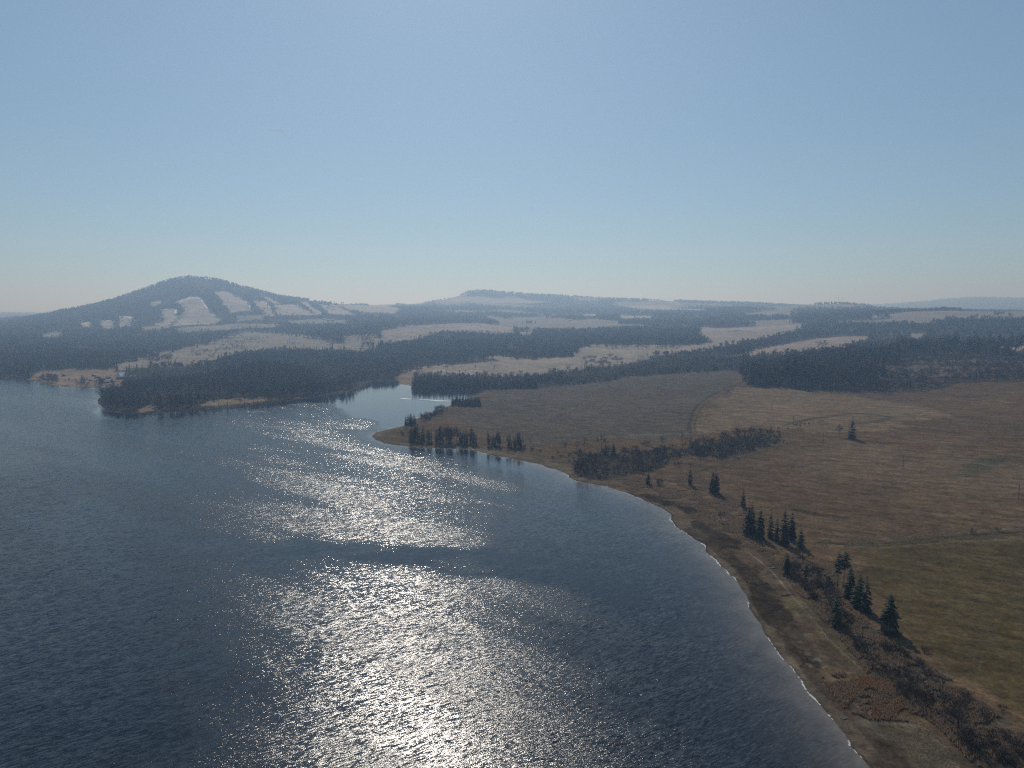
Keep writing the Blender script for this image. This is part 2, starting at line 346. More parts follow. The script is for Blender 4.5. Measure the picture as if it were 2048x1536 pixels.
for px in [[(1365,1040),(1400,1042),(1440,1058),(1482,1085),(1480,1098),(1440,1092),(1395,1072)], [(1425,1105),(1490,1125),(1535,1165),(1565,1205),(1575,1240),(1545,1232),(1500,1192),(1460,1150)],
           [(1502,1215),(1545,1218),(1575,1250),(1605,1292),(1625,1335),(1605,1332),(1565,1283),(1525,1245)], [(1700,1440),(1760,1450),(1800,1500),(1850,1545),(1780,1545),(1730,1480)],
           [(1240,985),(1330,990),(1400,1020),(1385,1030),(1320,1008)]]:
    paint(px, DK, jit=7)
paint([(1596,1288),(1615,1292),(1640,1330),(1634,1340),(1612,1318)], C(.30, .27, .245), jit=6, spk=2.2)
paint([(1140,982),(1290,960),(1400,958),(1470,1000),(1492,1060),(1440,1048),(1380,1010),(1300,985)], C(.165, .115, .085), jit=9)
paint([(1560,1200),(1605,1185),(1630,1212),(1665,1262),(1722,1322),(1745,1352),(1700,1322),(1640,1262)], C(.165, .132, .078), jit=4)
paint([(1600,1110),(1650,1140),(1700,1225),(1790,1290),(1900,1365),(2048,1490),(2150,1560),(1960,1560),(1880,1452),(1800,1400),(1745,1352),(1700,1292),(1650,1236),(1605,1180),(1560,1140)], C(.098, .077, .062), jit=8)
paint([(1640,1352),(1700,1345),(1780,1366),(1850,1418),(1830,1442),(1740,1440),(1690,1422)], C(.155, .105, .068), jit=12, spk=9)
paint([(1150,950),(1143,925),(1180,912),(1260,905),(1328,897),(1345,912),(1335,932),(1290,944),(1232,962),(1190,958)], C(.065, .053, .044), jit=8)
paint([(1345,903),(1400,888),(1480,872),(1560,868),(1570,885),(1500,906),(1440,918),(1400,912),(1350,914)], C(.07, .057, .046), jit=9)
stroke([(1385,1062),(1440,1098),(1490,1140),(1530,1190),(1570,1248),(1606,1305),(1632,1370),(1690,1428),(1750,1480),(1800,1550)], 5.0, C(.060, .044, .036), .7, nz=1.9)
stroke([(1420,1105),(1470,1150),(1505,1215),(1550,1285),(1600,1350),(1660,1425),(1730,1500)], 2.5, C(.19, .15, .125), .45, nz=1.9)
stroke([(1780,1440),(1840,1480),(1900,1540)], 7, C(.17, .145, .12), .6, nz=1.9)
stroke([(1496,1105),(1520,1122),(1550,1150),(1582,1190),(1620,1232),(1655,1275),(1690,1308),(1722,1338)], 0.55, C(.23, .19, .16), .9)
stroke([(1383,905),(1381,872),(1378,850),(1385,825),(1400,806),(1425,790),(1450,778),(1488,764)], 2.2, C(.075, .062, .05), .8)
stroke([(1392,872),(1389,850),(1395,828),(1409,808)], 1.2, C(.08, .066, .053), .6)
stroke([(1570,850),(1620,838),(1700,827),(1740,828),(1782,834),(1760,842),(1720,846)], 4.5, C(.085, .078, .055), .75, nz=.8)
stroke([(1920,950),(1955,935),(1990,918),(2020,915),(2060,925)], 10, C(.095, .09, .06), .7, nz=.9)
stroke([(1640,1085),(1700,1089),(1780,1086),(1850,1079),(1900,1073),(2048,1063),(2400,1046)], 1.7, C(.065, .055, .042), .9, nz=.9)
stroke([(1650,1078),(1760,1078),(1860,1070),(1960,1062),(2048,1058)], 2.2, C(.20, .16, .125), .5, nz=1.5)
stroke([(1640,1092),(1760,1096),(1900,1084),(2048,1076)], 2.0, C(.19, .15, .11), .5, nz=1.5)
stroke([(1590,1020),(1640,1030),(1690,1036)], 3.0, C(.06, .05, .042), .75, nz=1.6)
stroke([(1500,785),(1600,800),(1750,812),(1900,828),(2048,850),(2300,880)], 1.6, C(.09, .085, .06), .6, nz=.8)
stroke([(1380,950),(1420,935),(1500,912),(1600,880)], 3.0, C(.09, .08, .058), .6, nz=1.2)
stroke([(1150,880),(1250,872),(1330,868),(1400,868)], 3.5, C(.2, .16, .125), .6, nz=1.3)
stroke([(980,873),(1040,890),(1130,900)], 4, C(.09, .075, .06), .5, nz=1.4)
stroke([(1880,985),(1990,1000),(2048,1002)], 4, C(.10, .09, .06), .4, nz=1.2)
stroke([(780,872),(830,878),(960,890),(1080,915),(1150,940)], 2.5, C(.19, .145, .105), .5, nz=1.2)
for px in ([(1430,800),(1560,812),(1750,838),(2048,872),(2300,900)], [(1440,830),(1600,870),(1800,905),(2048,940),(2300,965)], [(1500,905),(1650,940),(1850,985),(2048,1020),(2300,1050)], [(1530,960),(1700,1000),(1880,1030),(2048,1045)],
           [(900,850),(1050,852),(1200,850),(1370,845)], [(960,825),(1100,822),(1250,815),(1390,800)], [(1600,780),(1800,800),(2048,815),(2300,830)]):
    stroke(px, 1.6, C(.20, .145, .105), .45, nz=1.6)
fmask[INL] = False
# fallow grass tone variation
big = (fbm(X/70, Y/70, 41, 4)-.5)*.35; cov = cov*(1+big[..., None])
cov = np.where((NF & (RG < 1400))[..., None], cov*np.array([.74, .745, .66]), cov)
cov[INL] = C(.11, .092, .07)

# ------------------------------------------------------------------ ground object
nr, na = X.shape
ii = (np.arange(nr-1)[:, None]*na+np.arange(na-1)[None, :]).ravel()
Q = np.stack([ii, ii+1, ii+na+1, ii+na], 1)[:, ::-1]
g = NT('ground_cover')
att = g.n('Attribute', attribute_name='cover'); geo = g.n('NewGeometry'); pos = geo.outputs['Position']
n1 = g.noise(pos, .9, 4, .7); n2 = g.noise(pos, .11, 4, .65)
n3 = g.noise(g.mapping(pos, (.010, .17, 1), radians(33)), 1.0, 5, .72)      # mowing streaks
nq = g.noise(pos, .38, 5, .75); v1 = g.math('MULTIPLY', g.mrange(n1.outputs['Fac'], .3, .7, .72, 1.28), g.mrange(nq.outputs['Fac'], .36, .64, .74, 1.26)); v2 = g.mrange(n2.outputs['Fac'], .3, .7, .72, 1.28); v3 = g.mrange(n3.outputs['Fac'], .32, .68, .66, 1.34)
vv = g.math('MULTIPLY', g.math('MULTIPLY', v1, v2), v3)
cc = g.n('VectorMath', operation='SCALE'); g.l(att.outputs['Color'], cc.inputs[0]); g.l(vv, cc.inputs['Scale'])
n4 = g.noise(pos, .035, 4, .6)
tint = g.mix(g.mrange(n4.outputs['Fac'], .35, .65, 0, 1), (1.03, .99, .94), (.98, 1.01, .97))
g.l(g.mix(1.0, cc.outputs[0], tint, 'MULTIPLY'), g.b.inputs['Base Color'])
g.b.inputs['Roughness'].default_value = 1.0; g.b.inputs['Specular IOR Level'].default_value = 0.0
bp = g.n('Bump'); bp.inputs['Strength'].default_value = .6; bp.inputs['Distance'].default_value = .35
g.l(n1.outputs['Fac'], bp.inputs['Height']); g.l(bp.outputs[0], g.b.inputs['Normal'])
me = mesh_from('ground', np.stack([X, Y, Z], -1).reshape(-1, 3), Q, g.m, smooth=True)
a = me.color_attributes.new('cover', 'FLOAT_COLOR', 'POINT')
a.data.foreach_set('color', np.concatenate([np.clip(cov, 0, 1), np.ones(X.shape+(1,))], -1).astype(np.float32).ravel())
tag(link('ground', me), kind='structure')

# ------------------------------------------------------------------ water
k = int(np.searchsorted(RR, 3800)); sub = slice(0, k)
wx = X[sub]; wy = Y[sub]; sdl = SDL[sub]; inl = INL[sub]
wz = np.where(wx < 1e9, 0.0, 0.0)
def soft(px, s):
    P = flat(*np.array(px, float).T); d = dline(wx, wy, P, True, 400); ins = inpoly(wx, wy, P)
    return sstep(np.where(ins, d, -d)+ (fbm(wx/45, wy/45, 61, 4)-.5)*s*1.6, -s*.5, s*.5)
ruf = np.full(wx.shape, 1.0)
lee = soft([(930,893),(985,930),(1030,975),(1050,1030),(1040,1075),(960,1092),(800,1086),(640,1084),(500,1088),(440,1096),(520,1108),(640,1112),(760,1128),(900,1140),(1050,1165),(1250,1215),(1400,1300),(1560,1440),(1800,1650),(1900,1500),(1480,1150),(1340,1020),(1140,945)], 44)
ruf = ruf*(1-lee*.48)
band = soft([(480,1090),(640,1087),(800,1091),(960,1098),(1100,1108),(1330,1185),(1280,1215),(1100,1176),(900,1143),(760,1124),(640,1109),(510,1106)], 9)
ruf = ruf*(1-band*(.2+.45*sstep(fbm(wx/22, wy/12, 73, 4), .35, .6)))
bay = soft([(590,797),(640,808),(690,824),(730,842),(755,857),(800,858),(860,850),(960,800),(1000,775),(900,760),(720,750),(690,775)], 24)
shel = soft([(196,838),(330,838),(480,824),(600,806),(720,790),(720,760),(560,795),(330,815),(196,815)], 14)
hl = soft([(800,890),(860,906),(960,925),(1060,950),(1140,975),(1140,940),(1000,905),(900,890)], 14)
ruf = ruf*(1-np.maximum(bay*.95, shel*.75))*(1-hl*.6)
stre = fbm((wx-wy*.75)/170, (wy+.75*wx)/34, 71, 5)
up_ = sstep(np.hypot(wx, wy), 300, 480); ruf = ruf*(.78-.02*up_+(.30+.14*up_)*sstep(stre, .36, .62))
ruf = ruf*np.clip(.45+sdl/40*.55, 0, 1)
shal = np.exp(-sdl/11.0)*(wx > 0)+np.exp(-sdl/3.0)*(wx <= 0)
wm = NT('lake_water'); wg = wm.n('NewGeometry'); wp = wg.outputs['Position']
ar = wm.n('Attribute', attribute_name='ruffle').outputs['Fac']; ash = wm.n('Attribute', attribute_name='shallow').outputs['Fac']
WROT = radians(-32)                                # crests run up to the right in the view
def slopes(scale, sx, sy, detail=2):
    nd = wm.noise(wm.mapping(wp, (sx, sy, 1), WROT), scale, detail, .55)
    v = wm.n('VectorMath', operation='SUBTRACT'); wm.l(nd.outputs['Color'], v.inputs[0]); v.inputs[1].default_value = (.5, .5, .5); return v.outputs[0]
def sc(v, s):
    nd = wm.n('VectorMath', operation='MULTIPLY'); wm.l(v, nd.inputs[0]); nd.inputs[1].default_value = s; return nd.outputs[0]
def add(a_, b_):
    nd = wm.n('VectorMath', operation='ADD'); wm.l(a_, nd.inputs[0]); wm.l(b_, nd.inputs[1]); return nd.outputs[0]
sl = add(add(sc(slopes(1.0, .10, .40, 2), (.06, .32, 0)), sc(slopes(1.0, .46, 2.4, 2), (.36, 1.25, 0))), sc(slopes(1.0, 4.0, 6.5, 2), (.75, .90, 0)))
vr = wm.n('VectorRotate', rotation_type='Z_AXIS'); wm.l(sl, vr.inputs['Vector']); vr.inputs['Angle'].default_value = -WROT
rsx = wm.n('VectorMath', operation='SCALE'); wm.l(vr.outputs[0], rsx.inputs[0]); wm.l(ar, rsx.inputs['Scale'])
up = wm.n('VectorMath', operation='ADD'); wm.l(rsx.outputs[0], up.inputs[0]); up.inputs[1].default_value = (0, 0, 1)
nm = wm.n('VectorMath', operation='NORMALIZE'); wm.l(up.outputs[0], nm.inputs[0])
wm.l(nm.outputs[0], wm.b.inputs['Normal'])
wn = wm.noise(wp, .12, 4)
ashn = wm.math('MULTIPLY', ash, wm.mrange(wn.outputs['Fac'], .3, .7, .7, 1.2))
wm.l(wm.mix(ashn, (.002, .008, .018), (.15, .125, .10)), wm.b.inputs['Base Color'])
wm.b.inputs['IOR'].default_value = 1.333; wm.l(wm.math('MULTIPLY_ADD', ar, .14, .035), wm.b.inputs['Roughness'])
kk = (np.arange(k-1)[:, None]*na+np.arange(na-1)[None, :]).ravel()
QW = np.stack([kk, kk+1, kk+na+1, kk+na], 1)[:, ::-1]
keep = (inl | (sdl < 30)).ravel()
QW = QW[keep[QW].all(1)]
me = mesh_from('water', np.stack([wx, wy, wz], -1).reshape(-1, 3), QW, wm.m, smooth=True)
for nme, arr in (('ruffle', ruf), ('shallow', shal)):
    a = me.attributes.new(nme, 'FLOAT', 'POINT'); a.data.foreach_set('value', arr.astype(np.float32).ravel())
tag(link('water', me), kind='structure')
# white edge of the water: broken ribbon of foam and ice along the near shore
rp = LAKE[(LAKE[:, 1] > 80) & (LAKE[:, 0] > -150) & (np.hypot(LAKE[:, 0], LAKE[:, 1]) < 760)]
FV = []; FF = []
for i in range(len(rp)-1):
    p, q = rp[i], rp[i+1]; e = q-p; L = np.hypot(*e)
    if L > 30 or L < .01: continue
    nn = np.array([e[1], -e[0]])/L
    ns = max(2, int(L/.8))
    for s in range(ns):
        c0 = p+e*s/ns; c1 = p+e*(s+1)/ns
        th = fbm(c0[0]/7, c0[1]/7, 91, 3)
        if th < .47 or random.random() < .12: continue
        wd = .06+.8*(th-.47)*2*random.random()+.06
        o_ = (random.random()-.5)*.3
        b = len(FV)
        for c in (c0, c1):
            FV.append((*(c+nn*(o_-wd)), .03)); FV.append((*(c+nn*(o_+wd)), .03))
        FF.append((b, b+1, b+3, b+2))
tag(link('shore_foam', mesh_from('shore_foam', FV, FF, M_FOAM)), 'thin broken white line of foam and ice at the water edge', 'foam', kind='stuff')
# ------------------------------------------------------------------ tree shapes (unit height unless noted)
def tri_prism(p, q, r0, r1, V, Fc, M, mi):
    p = np.array(p); q = np.array(q); d = q-p; d = d/max(np.linalg.norm(d), 1e-6)
    a_ = np.cross(d, [0.3, 0.9, 0.2]); a_ /= max(np.linalg.norm(a_), 1e-6); b_ = np.cross(d, a_); s = len(V)
    for k_ in range(3):
        c = cos(k_*2.094)*a_+sin(k_*2.094)*b_
        V.append(p+c*r0); V.append(q+c*r1)
    for k_ in range(3):
        x, y = s+2*k_, s+2*((k_+1) % 3); Fc.append((x, y, y+1)); Fc.append((x, y+1, x+1)); M.extend((mi, mi))
def trunk_mesh(h, r, seed, sides=6, seg=5, lean=.02):
    R_ = random.Random(seed); V = []; Fc = []; lx = R_.uniform(-lean, lean); ly = R_.uniform(-lean, lean)
    for i in range(seg+1):
        t_ = i/seg; rr_ = r*(1-t_)**.8+r*.06+(r*.5 if i == 0 else 0)
        for k_ in range(sides):
            V.append((lx*t_*t_*h+rr_*cos(k_*2*pi/sides), ly*t_*t_*h+rr_*sin(k_*2*pi/sides), (t_*h if i else -.02)))
    for i in range(seg):
        for k_ in range(sides):
            x = i*sides+k_; y = i*sides+(k_+1) % sides
            Fc.append((x, y, y+sides)); Fc.append((x, y+sides, x+sides))
    return np.array(V), np.array(Fc)
def spruce_crown(seed, layers=17, nb=9, wid=.19, z0=.07, profile='cone', spray=5, gap=.1):
    R_ = random.Random(seed); V = []; Fc = []
    for i in range(layers):
        t_ = (i+R_.uniform(-.3, .3))/(layers-1); t_ = min(max(t_, 0), 1); z = z0+(0.985-z0)*t_
        if profile == 'cone': L0 = wid*((1-t_)**.56)*(.80+.2*min(1, t_/.3))*.93+.008
        else: L0 = wid*math.sqrt(max(0, 1-(2*abs(t_-.42))**2.6*(.75 if t_ < .42 else .62)))*.9+.006
        nn = max(4, int(nb*(1-.45*t_)))
        for b in range(nn):
            if R_.random() < gap: continue
            th = 2*pi*(b+R_.uniform(-.45, .45))/nn+i*.7; L = L0*R_.uniform(.68, 1.18); dr = (.28+.25*(1-t_))*L*R_.uniform(.6, 1.3)
            c_, s_ = cos(th), sin(th); zz = z+R_.uniform(-.012, .012)
            P = lambda f, off=0, dz=0: (c_*L*f-s_*off, s_*L*f+c_*off, zz-dr*f*f+.18*L*max(0, f-.6)-dz)
            wv = L*R_.uniform(.20, .32)+.004
            s0 = len(V); V += [P(0), P(.55, wv, .05*L), P(1), P(.55, -wv, .05*L)]
            Fc += [(s0, s0+1, s0+2), (s0, s0+2, s0+3)]
            for k_ in range(spray):
                f = R_.uniform(.25, .98); sg = R_.choice((-1, 1)); s0 = len(V); hl_ = L*R_.uniform(.10, .24)+.006
                V += [P(f, sg*wv*.15), P(max(f-.22, 0), sg*wv*R_.uniform(.5, 1.0), hl_*.5), P(f-.05, sg*wv*R_.uniform(.1, .8), hl_)]
                Fc.append((s0, s0+1, s0+2))
    s0 = len(V); V += [(.012, 0, .955), (-.006, .01, .955), (-.006, -.01, .955), (0, 0, 1.0)]
    Fc += [(s0, s0+1, s0+3), (s0+1, s0+2, s0+3), (s0+2, s0, s0+3)]
    return np.array(V), np.array(Fc)
def bare_crown(seed, levels=4, kids=3, h0=.26, spread=.55, rad=.012, multi=1, sliver=.006, L0=.30, twigs=3, cw=.27):
    R_ = random.Random(seed); V = []; Fc = []; M = []
    def grow(p, d, L, r, lev):
        p = np.array(p, float); d = np.array(d, float); d /= np.linalg.norm(d); q = p+d*L
        if lev >= levels:
            for _ in range(twigs):
                dd = d+np.array([R_.uniform(-.6, .6), R_.uniform(-.6, .6), R_.uniform(-.2, .6)]); dd /= np.linalg.norm(dd)
                e = p+dd*L*R_.uniform(.8, 1.5); sd_ = np.cross(dd, [R_.uniform(-1, 1), R_.uniform(-1, 1), .2]); sd_ /= max(np.linalg.norm(sd_), 1e-6)
                s0 = len(V); V.extend([p-sd_*sliver, p+sd_*sliver, e]); Fc.append((s0, s0+1, s0+2)); M.append(1)
            return
        tri_prism(p, q, r, r*.6, V, Fc, M, 0 if lev < 2 else 1)
        if lev == 0 and multi == 1:
            for c in range(9):
                f = .18+.82*(c+R_.random())/9.5; f = min(f, 1); th = c*2.4+R_.uniform(-.5, .5); up_ = R_.uniform(.5, 1.1)+f*.8
                grow(p+d*L*f, (cos(th), sin(th), up_), cw*math.sqrt(max(.12, 1-((f-.42)/.68)**2))*R_.uniform(.8, 1.15), r*.45, 1)
            return
        n_ = kids+(1 if R_.random() < .35 else 0)
        for c in range(n_):
            f = R_.uniform(.3, 1.0) if c < n_-1 else 1.0
            th = R_.uniform(0, 2*pi); sp = spread*R_.uniform(.5, 1.2)
            dd = d+sp*np.array([cos(th), sin(th), R_.uniform(-.1, .35)]); dd[2] += .12
            grow(p+d*L*f, dd, L*R_.uniform(.58, .82), r*.55, lev+1)
    if multi == 1:
        grow((0, 0, h0*.6), (R_.uniform(-.06, .06), R_.uniform(-.06, .06), 1), L0, rad, 0)
    else:
        for m_ in range(multi):
            th = 2*pi*m_/multi+R_.uniform(-.5, .5); sp = R_.uniform(.15, .95)
            grow((cos(th)*.03, sin(th)*.03, 0), (cos(th)*sp, sin(th)*sp, 1), L0*R_.uniform(.7, 1.2), rad, 1)
    V = np.array(V); V[:, 2] *= 1.0/V[:, 2].max(); return V, np.array(Fc), M
def wrap(name, V, Fc, *r): return mesh_from(name, V, Fc, r[-1], r[0] if len(r) > 1 else None)
PROTO = {}
def add_proto(kind, tr, cr): PROTO.setdefault(kind, []).append((tr, cr))
M_NEEDLE2 = plain('young_needles', (.034, .044, .020), .85, .45, .25)
for s in range(8):
    add_proto('spruce', wrap('trunk', *trunk_mesh(.97, .014, s), M_BARK), wrap('crown', *spruce_crown(100+s, 16+s % 4*2, 9+s % 3, .20+.028*(s % 4), .04+.04*(s % 3), 'cone', 7, .08+.06*(s % 3)), M_NEEDLE2 if s % 3 == 1 else M_NEEDLE))
for s in range(5):
    add_proto('pine', wrap('trunk', *trunk_mesh(.96, .012, 20+s), M_BARK), wrap('crown', *spruce_crown(200+s, 18, 8, .13+.02*(s % 3), .10+.07*(s % 3), 'col', 6, .12), M_PINE))
for s in range(4):
    add_proto('tallpine', wrap('trunk', *trunk_mesh(.96, .009, 40+s), M_BARK), wrap('crown', *spruce_crown(250+s, 12, 7, .125+.015*(s % 3), .42+.08*(s % 3), 'col', 5, .15), M_PINE))
for s in range(6):
    add_proto('bare', wrap('trunk', *trunk_mesh(.42, .014, 60+s), M_BARK), wrap('crown', *bare_crown(300+s, 3, 3, .2, .62, .012, 1, .0065, .58, 4, .25+.03*(s % 3)), [M_BARK, M_TWIG]))
for s in range(4):
    add_proto('birch', wrap('trunk', *trunk_mesh(.5, .010, 80+s), M_BARK), wrap('crown', *bare_crown(350+s, 3, 3, .3, .5, .008, 1, .005, .66, 3, .15), [M_BARK, M_TWIG]))
for s in range(6):
    add_proto('shrub', None, wrap('twigs', *bare_crown(400+s, 4, 3, 0, .62, .010, 11, .0075, .36, 2)[:2], [M_TWIG if s % 2 else M_TWIG2]))
COUNT = {}
NAMES = {'spruce': 'spruce_tree', 'pine': 'pine_tree', 'tallpine': 'pine_tree', 'bare': 'bare_tree', 'birch': 'bare_tree', 'shrub': 'shrub'}
def plant(kind, P, h, label, cat, group=None, wf=1.0, sink=.15):
    i = COUNT.get(kind, 0); COUNT[kind] = i+1
    tr, cr = PROTO[kind][i % len(PROTO[kind])]; x, y = float(P[0]), float(P[1]); z = float(hgt(x, y))-sink
    rz = random.uniform(0, 2*pi); sc_ = (h*wf, h*wf, h)
    if tr is None:
        o = bpy.data.objects.new(NAMES[kind], cr); COL.objects.link(o)
    else:
        o = bpy.data.objects.new(NAMES[kind], None); COL.objects.link(o); o.empty_display_size = .1
        for nme, m_ in (('trunk', tr), ('crown', cr)):
            c = bpy.data.objects.new(nme, m_); COL.objects.link(c); c.parent = o
    o.location = (x, y, z); o.rotation_euler = (random.gauss(0, .018), random.gauss(0, .018), rz); o.scale = sc_
    return tag(o, label, cat, group)
def plant_px(kind, u, vb, vt, label, cat, group=None, wf=1.0):
    P = hit(u, vb); return plant(kind, P, max(1.0, top_h(P, u, vt)), label, cat, group, wf)

# ---- evergreens one can point at, along the near shore
NEAR_SPR = [
 ('spruce', 1703,878,832, 'broad lone spruce standing by itself out in the brown field', 1.25),
 ('spruce', 1380,971,930, 'slim solitary spruce above the reddish tufted slope', .8),
 ('spruce', 1425,986,938, 'left one of two spruces touching each other above the tufted slope', .8),
 ('spruce', 1432,989,937, 'right one of two spruces touching each other above the tufted slope', .8),
 ('spruce', 1486,1014,974, 'single spruce just uphill of the dense spruce clump, beside a round grey bush', 1.0),
 ('spruce', 1495,1070,1008, 'tallest spruce at the lakeward left end of the dense clump', .95),
 ('spruce', 1503,1066,1003, 'spruce second from the left in the dense clump, half behind its neighbour', .8),
 ('spruce', 1519,1077,1011, 'narrow pointed spruce third from the left in the dense clump', .7),
 ('spruce', 1540,1076,1016, 'spruce fourth from the left in the dense clump, after the first gap', .8),
 ('spruce', 1554,1082,1032, 'shorter slender spruce in the middle of the dense clump', .8),
 ('spruce', 1569,1090,1016, 'tall spruce with a forked looking top, third from the right in the clump', .72),
 ('spruce', 1582,1080,1022, 'spruce leaning against the forked one, second from the right in the clump', .8),
 ('spruce', 1601,1097,1051, 'stout rounded spruce at the field end of the dense clump', 1.25),
 ('spruce', 1573,1150,1101, 'dark spruce standing over a bramble patch just below the dense clump', .95),
 ('tallpine', 1610,1183,1116, 'thin half bare conifer with long naked trunk between the shrubs', .8),
 ('tallpine', 1675,1178,1104, 'left tall pine with bare lower trunk, behind the black spruce row', 1.1),
 ('tallpine', 1687,1174,1101, 'right tall pine with bare lower trunk, behind the black spruce row', 1.1),
 ('spruce', 1700,1197,1127, 'first spruce of the black row at the edge of the greener field', .95),
 ('spruce', 1716,1213,1146, 'second spruce of the black row at the edge of the greener field', 1.0),
 ('spruce', 1732,1224,1150, 'last and widest spruce of the black row at the edge of the greener field', 1.0),
 ('spruce', 1672,1252,1180, 'isolated dark spruce in the thicket on the path side of the row', .95),
 ('spruce', 1779,1264,1184, 'perfect cone shaped spruce standing alone nearest the drone beside the green field', 1.15),
 ('spruce', 1296,969,942, 'small narrow spruce on the bank just past the dark thicket', .95),
 ('spruce', 1211,910,887, 'left one of two little pointed spruces rising behind the dark thicket', 1.3),
 ('spruce', 1227,909,884, 'right one of two little pointed spruces rising behind the dark thicket', 1.3),
 ('spruce', 1179,914,899, 'smallest spruce poking out of the dark thicket by the bare birches', 1.3)]
for k_, u, vb, vt, lb, wf in NEAR_SPR: plant_px(k_, u, vb, vt, lb, 'pine' if k_ == 'tallpine' else 'spruce', None, wf*1.08)
# ---- dark columns of conifers on the headland (each clump of look-alikes is a group)
def clump(kind, us, vb, vt, n, dv, label, cat, group, wf=1.0, jt=3.5):
    for i in range(n):
        kd_ = random.choice((kind, kind, 'tallpine', 'spruce')) if kind == 'pine' else kind
        u = us[0]+(us[1]-us[0])*(i+.5)/n+random.uniform(-.3, .3)*(us[1]-us[0])/n
        d_ = random.uniform(-dv, dv); plant_px(kd_, u, vb+d_, vt+d_*.8+random.uniform(-jt*.8, jt*3.0 if kind == 'pine' else jt*1.6), label, cat, group, wf*random.uniform(.8, 1.15)*(.75 if kd_ == 'spruce' and kind == 'pine' else 1))
clump('spruce', (810, 831), 851, 827, 7, 1.5, 'spruce in the compact clump at the very tip of the headland', 'spruce', 'spruces at the tip of the headland', .9)
clump('pine', (819, 836), 883, 848, 6, 2.5, 'dark conifer in the first clump counted from the headland tip', 'conifer', 'first headland conifer clump', 1.05)
clump('pine', (838, 863), 884, 850, 8, 2.5, 'dark conifer in the second clump counted from the headland tip', 'conifer', 'second headland conifer clump', .95)
clump('pine', (871, 883), 886, 847, 4, 2.5, 'dark conifer in the narrow third clump from the headland tip', 'conifer', 'third headland conifer clump', 1.0)
clump('pine', (884, 903), 886, 846, 7, 2.5, 'tall conifer in the dense fourth clump from the headland tip', 'conifer', 'fourth headland conifer clump', 1.0)
clump('tallpine', (902, 919), 886, 851, 6, 2.5, 'thin conifer with see-through crown beside the fourth headland clump', 'conifer', 'thin conifers of the headland', 1.0)
clump('pine', (920, 953), 888, 856, 12, 3, 'dark conifer in the broad fifth clump from the headland tip', 'conifer', 'fifth headland conifer clump', 1.0)
clump('pine', (973, 1001), 892, 861, 9, 2.5, 'dark conifer in the square clump above the bend of the beach', 'conifer', 'square conifer clump', 1.0)
clump('pine', (1013, 1024), 896, 865, 4, 2.5, 'dark conifer in the slender clump right of the square one', 'conifer', 'slender conifer clump', .95)
clump('pine', (1027, 1047), 897, 865, 7, 2.5, 'dark conifer in the last clump of the headland row', 'conifer', 'last headland conifer clump', 1.0)
clump('spruce', (904, 960), 811, 793, 34, 2.5, 'young spruce packed in the wedge shaped plantation by the bay', 'spruce', 'wedge shaped spruce plantation', 1.15, 1.5)
clump('spruce', (824, 1075), 776, 752, 105, 1.0, 'spruce in the long straight row on the far bank of the bay', 'spruce', 'long spruce row across the bay', 1.0, 2)
clump('spruce', (1498, 1560), 770, 722, 14, 2.5, 'tall spruce at the left corner of the eastern wood', 'spruce', 'corner spruces of the eastern wood', .9, 8)
clump('tallpine', (1560, 1640), 772, 715, 16, 2.5, 'tall thin conifer on the field edge of the eastern wood', 'conifer', 'edge conifers of the eastern wood', 1.0, 8)
clump('tallpine', (1790, 2046), 712, 668, 46, 6, 'tall pine with bare stem on the crest of the eastern wood', 'pine', 'crest pines of the eastern wood', 1.1, 6)
clump('tallpine', (1640, 1800), 738, 694, 24, 5, 'tall thin conifer in the middle slope of the eastern wood', 'conifer', 'slope conifers of the eastern wood', 1.0, 6)
plant_px('spruce', 1766,752,702, 'solitary dark conifer rising out of young scrub in the eastern wood', 'conifer', None, .8)
# ---- bare trees one can point at
for k_, u, vb, vt, lb, wf in [('bare',1131,902,882,'small bare tree with round crown on its own above the beach',1.0),('birch',1170,905,874,'thin pale birch behind the dark thicket, by the field',1.0),
 ('birch',1153,908,880,'very slender bare tree left of the thin pale birch',.8),('bare',1203,899,867,'large bare tree with tall oval crown behind the thicket',1.0),
 ('birch',1365,893,862,'left of two bare birches where the dirt track meets the thicket',.9),('birch',1374,890,866,'right of two bare birches where the dirt track meets the thicket',.9),
 ('bare',1325,893,869,'bare tree crowning the far end of the thicket',1.0),('birch',1401,934,900,'lone thin bare stem standing in the pale hollow',.6),
 ('bare',1680,874,845,'grey bare tree beside the lone spruce in the field',.9),('bare',1455,789,779,'low round tree at the bend of the field track',1.6),
 ('bare',1640,848,838,'dark round bush tree at the end of the green ditch',1.7),('birch',1060,897,874,'bare birch past the last headland conifers',1.0),
 ('bare',1495,1040,1010,'round grey bare tree between two spruces on the upper bank',1.3),('bare',1644,700,678,'small bare tree alone in the far pale field',1.6),
 ('bare',1830,1400,1340,'big dark bare willow in the middle of the bottom thicket',1.2),('bare',1745,1340,1300,'spreading bare bush tree above the rusty reeds',1.5),
 ('bare',1915,1470,1420,'bare willow in shade near the corner of the field',1.3),('bare',1660,1215,1175,'tangled bare tree behind the isolated dark spruce',1.3),
 ('bare',1443,1045,1020,'small bare tree by itself in the reddish tufts',1.2),('birch',1640,1178,1130,'wispy bare birch between half bare conifer and tall pines',.9),
 ('bare',405,728,718,'round bare tree standing alone on the far left meadow',1.5)]:
    plant_px(k_, u, vb, vt, lb, 'bare tree', None, wf)
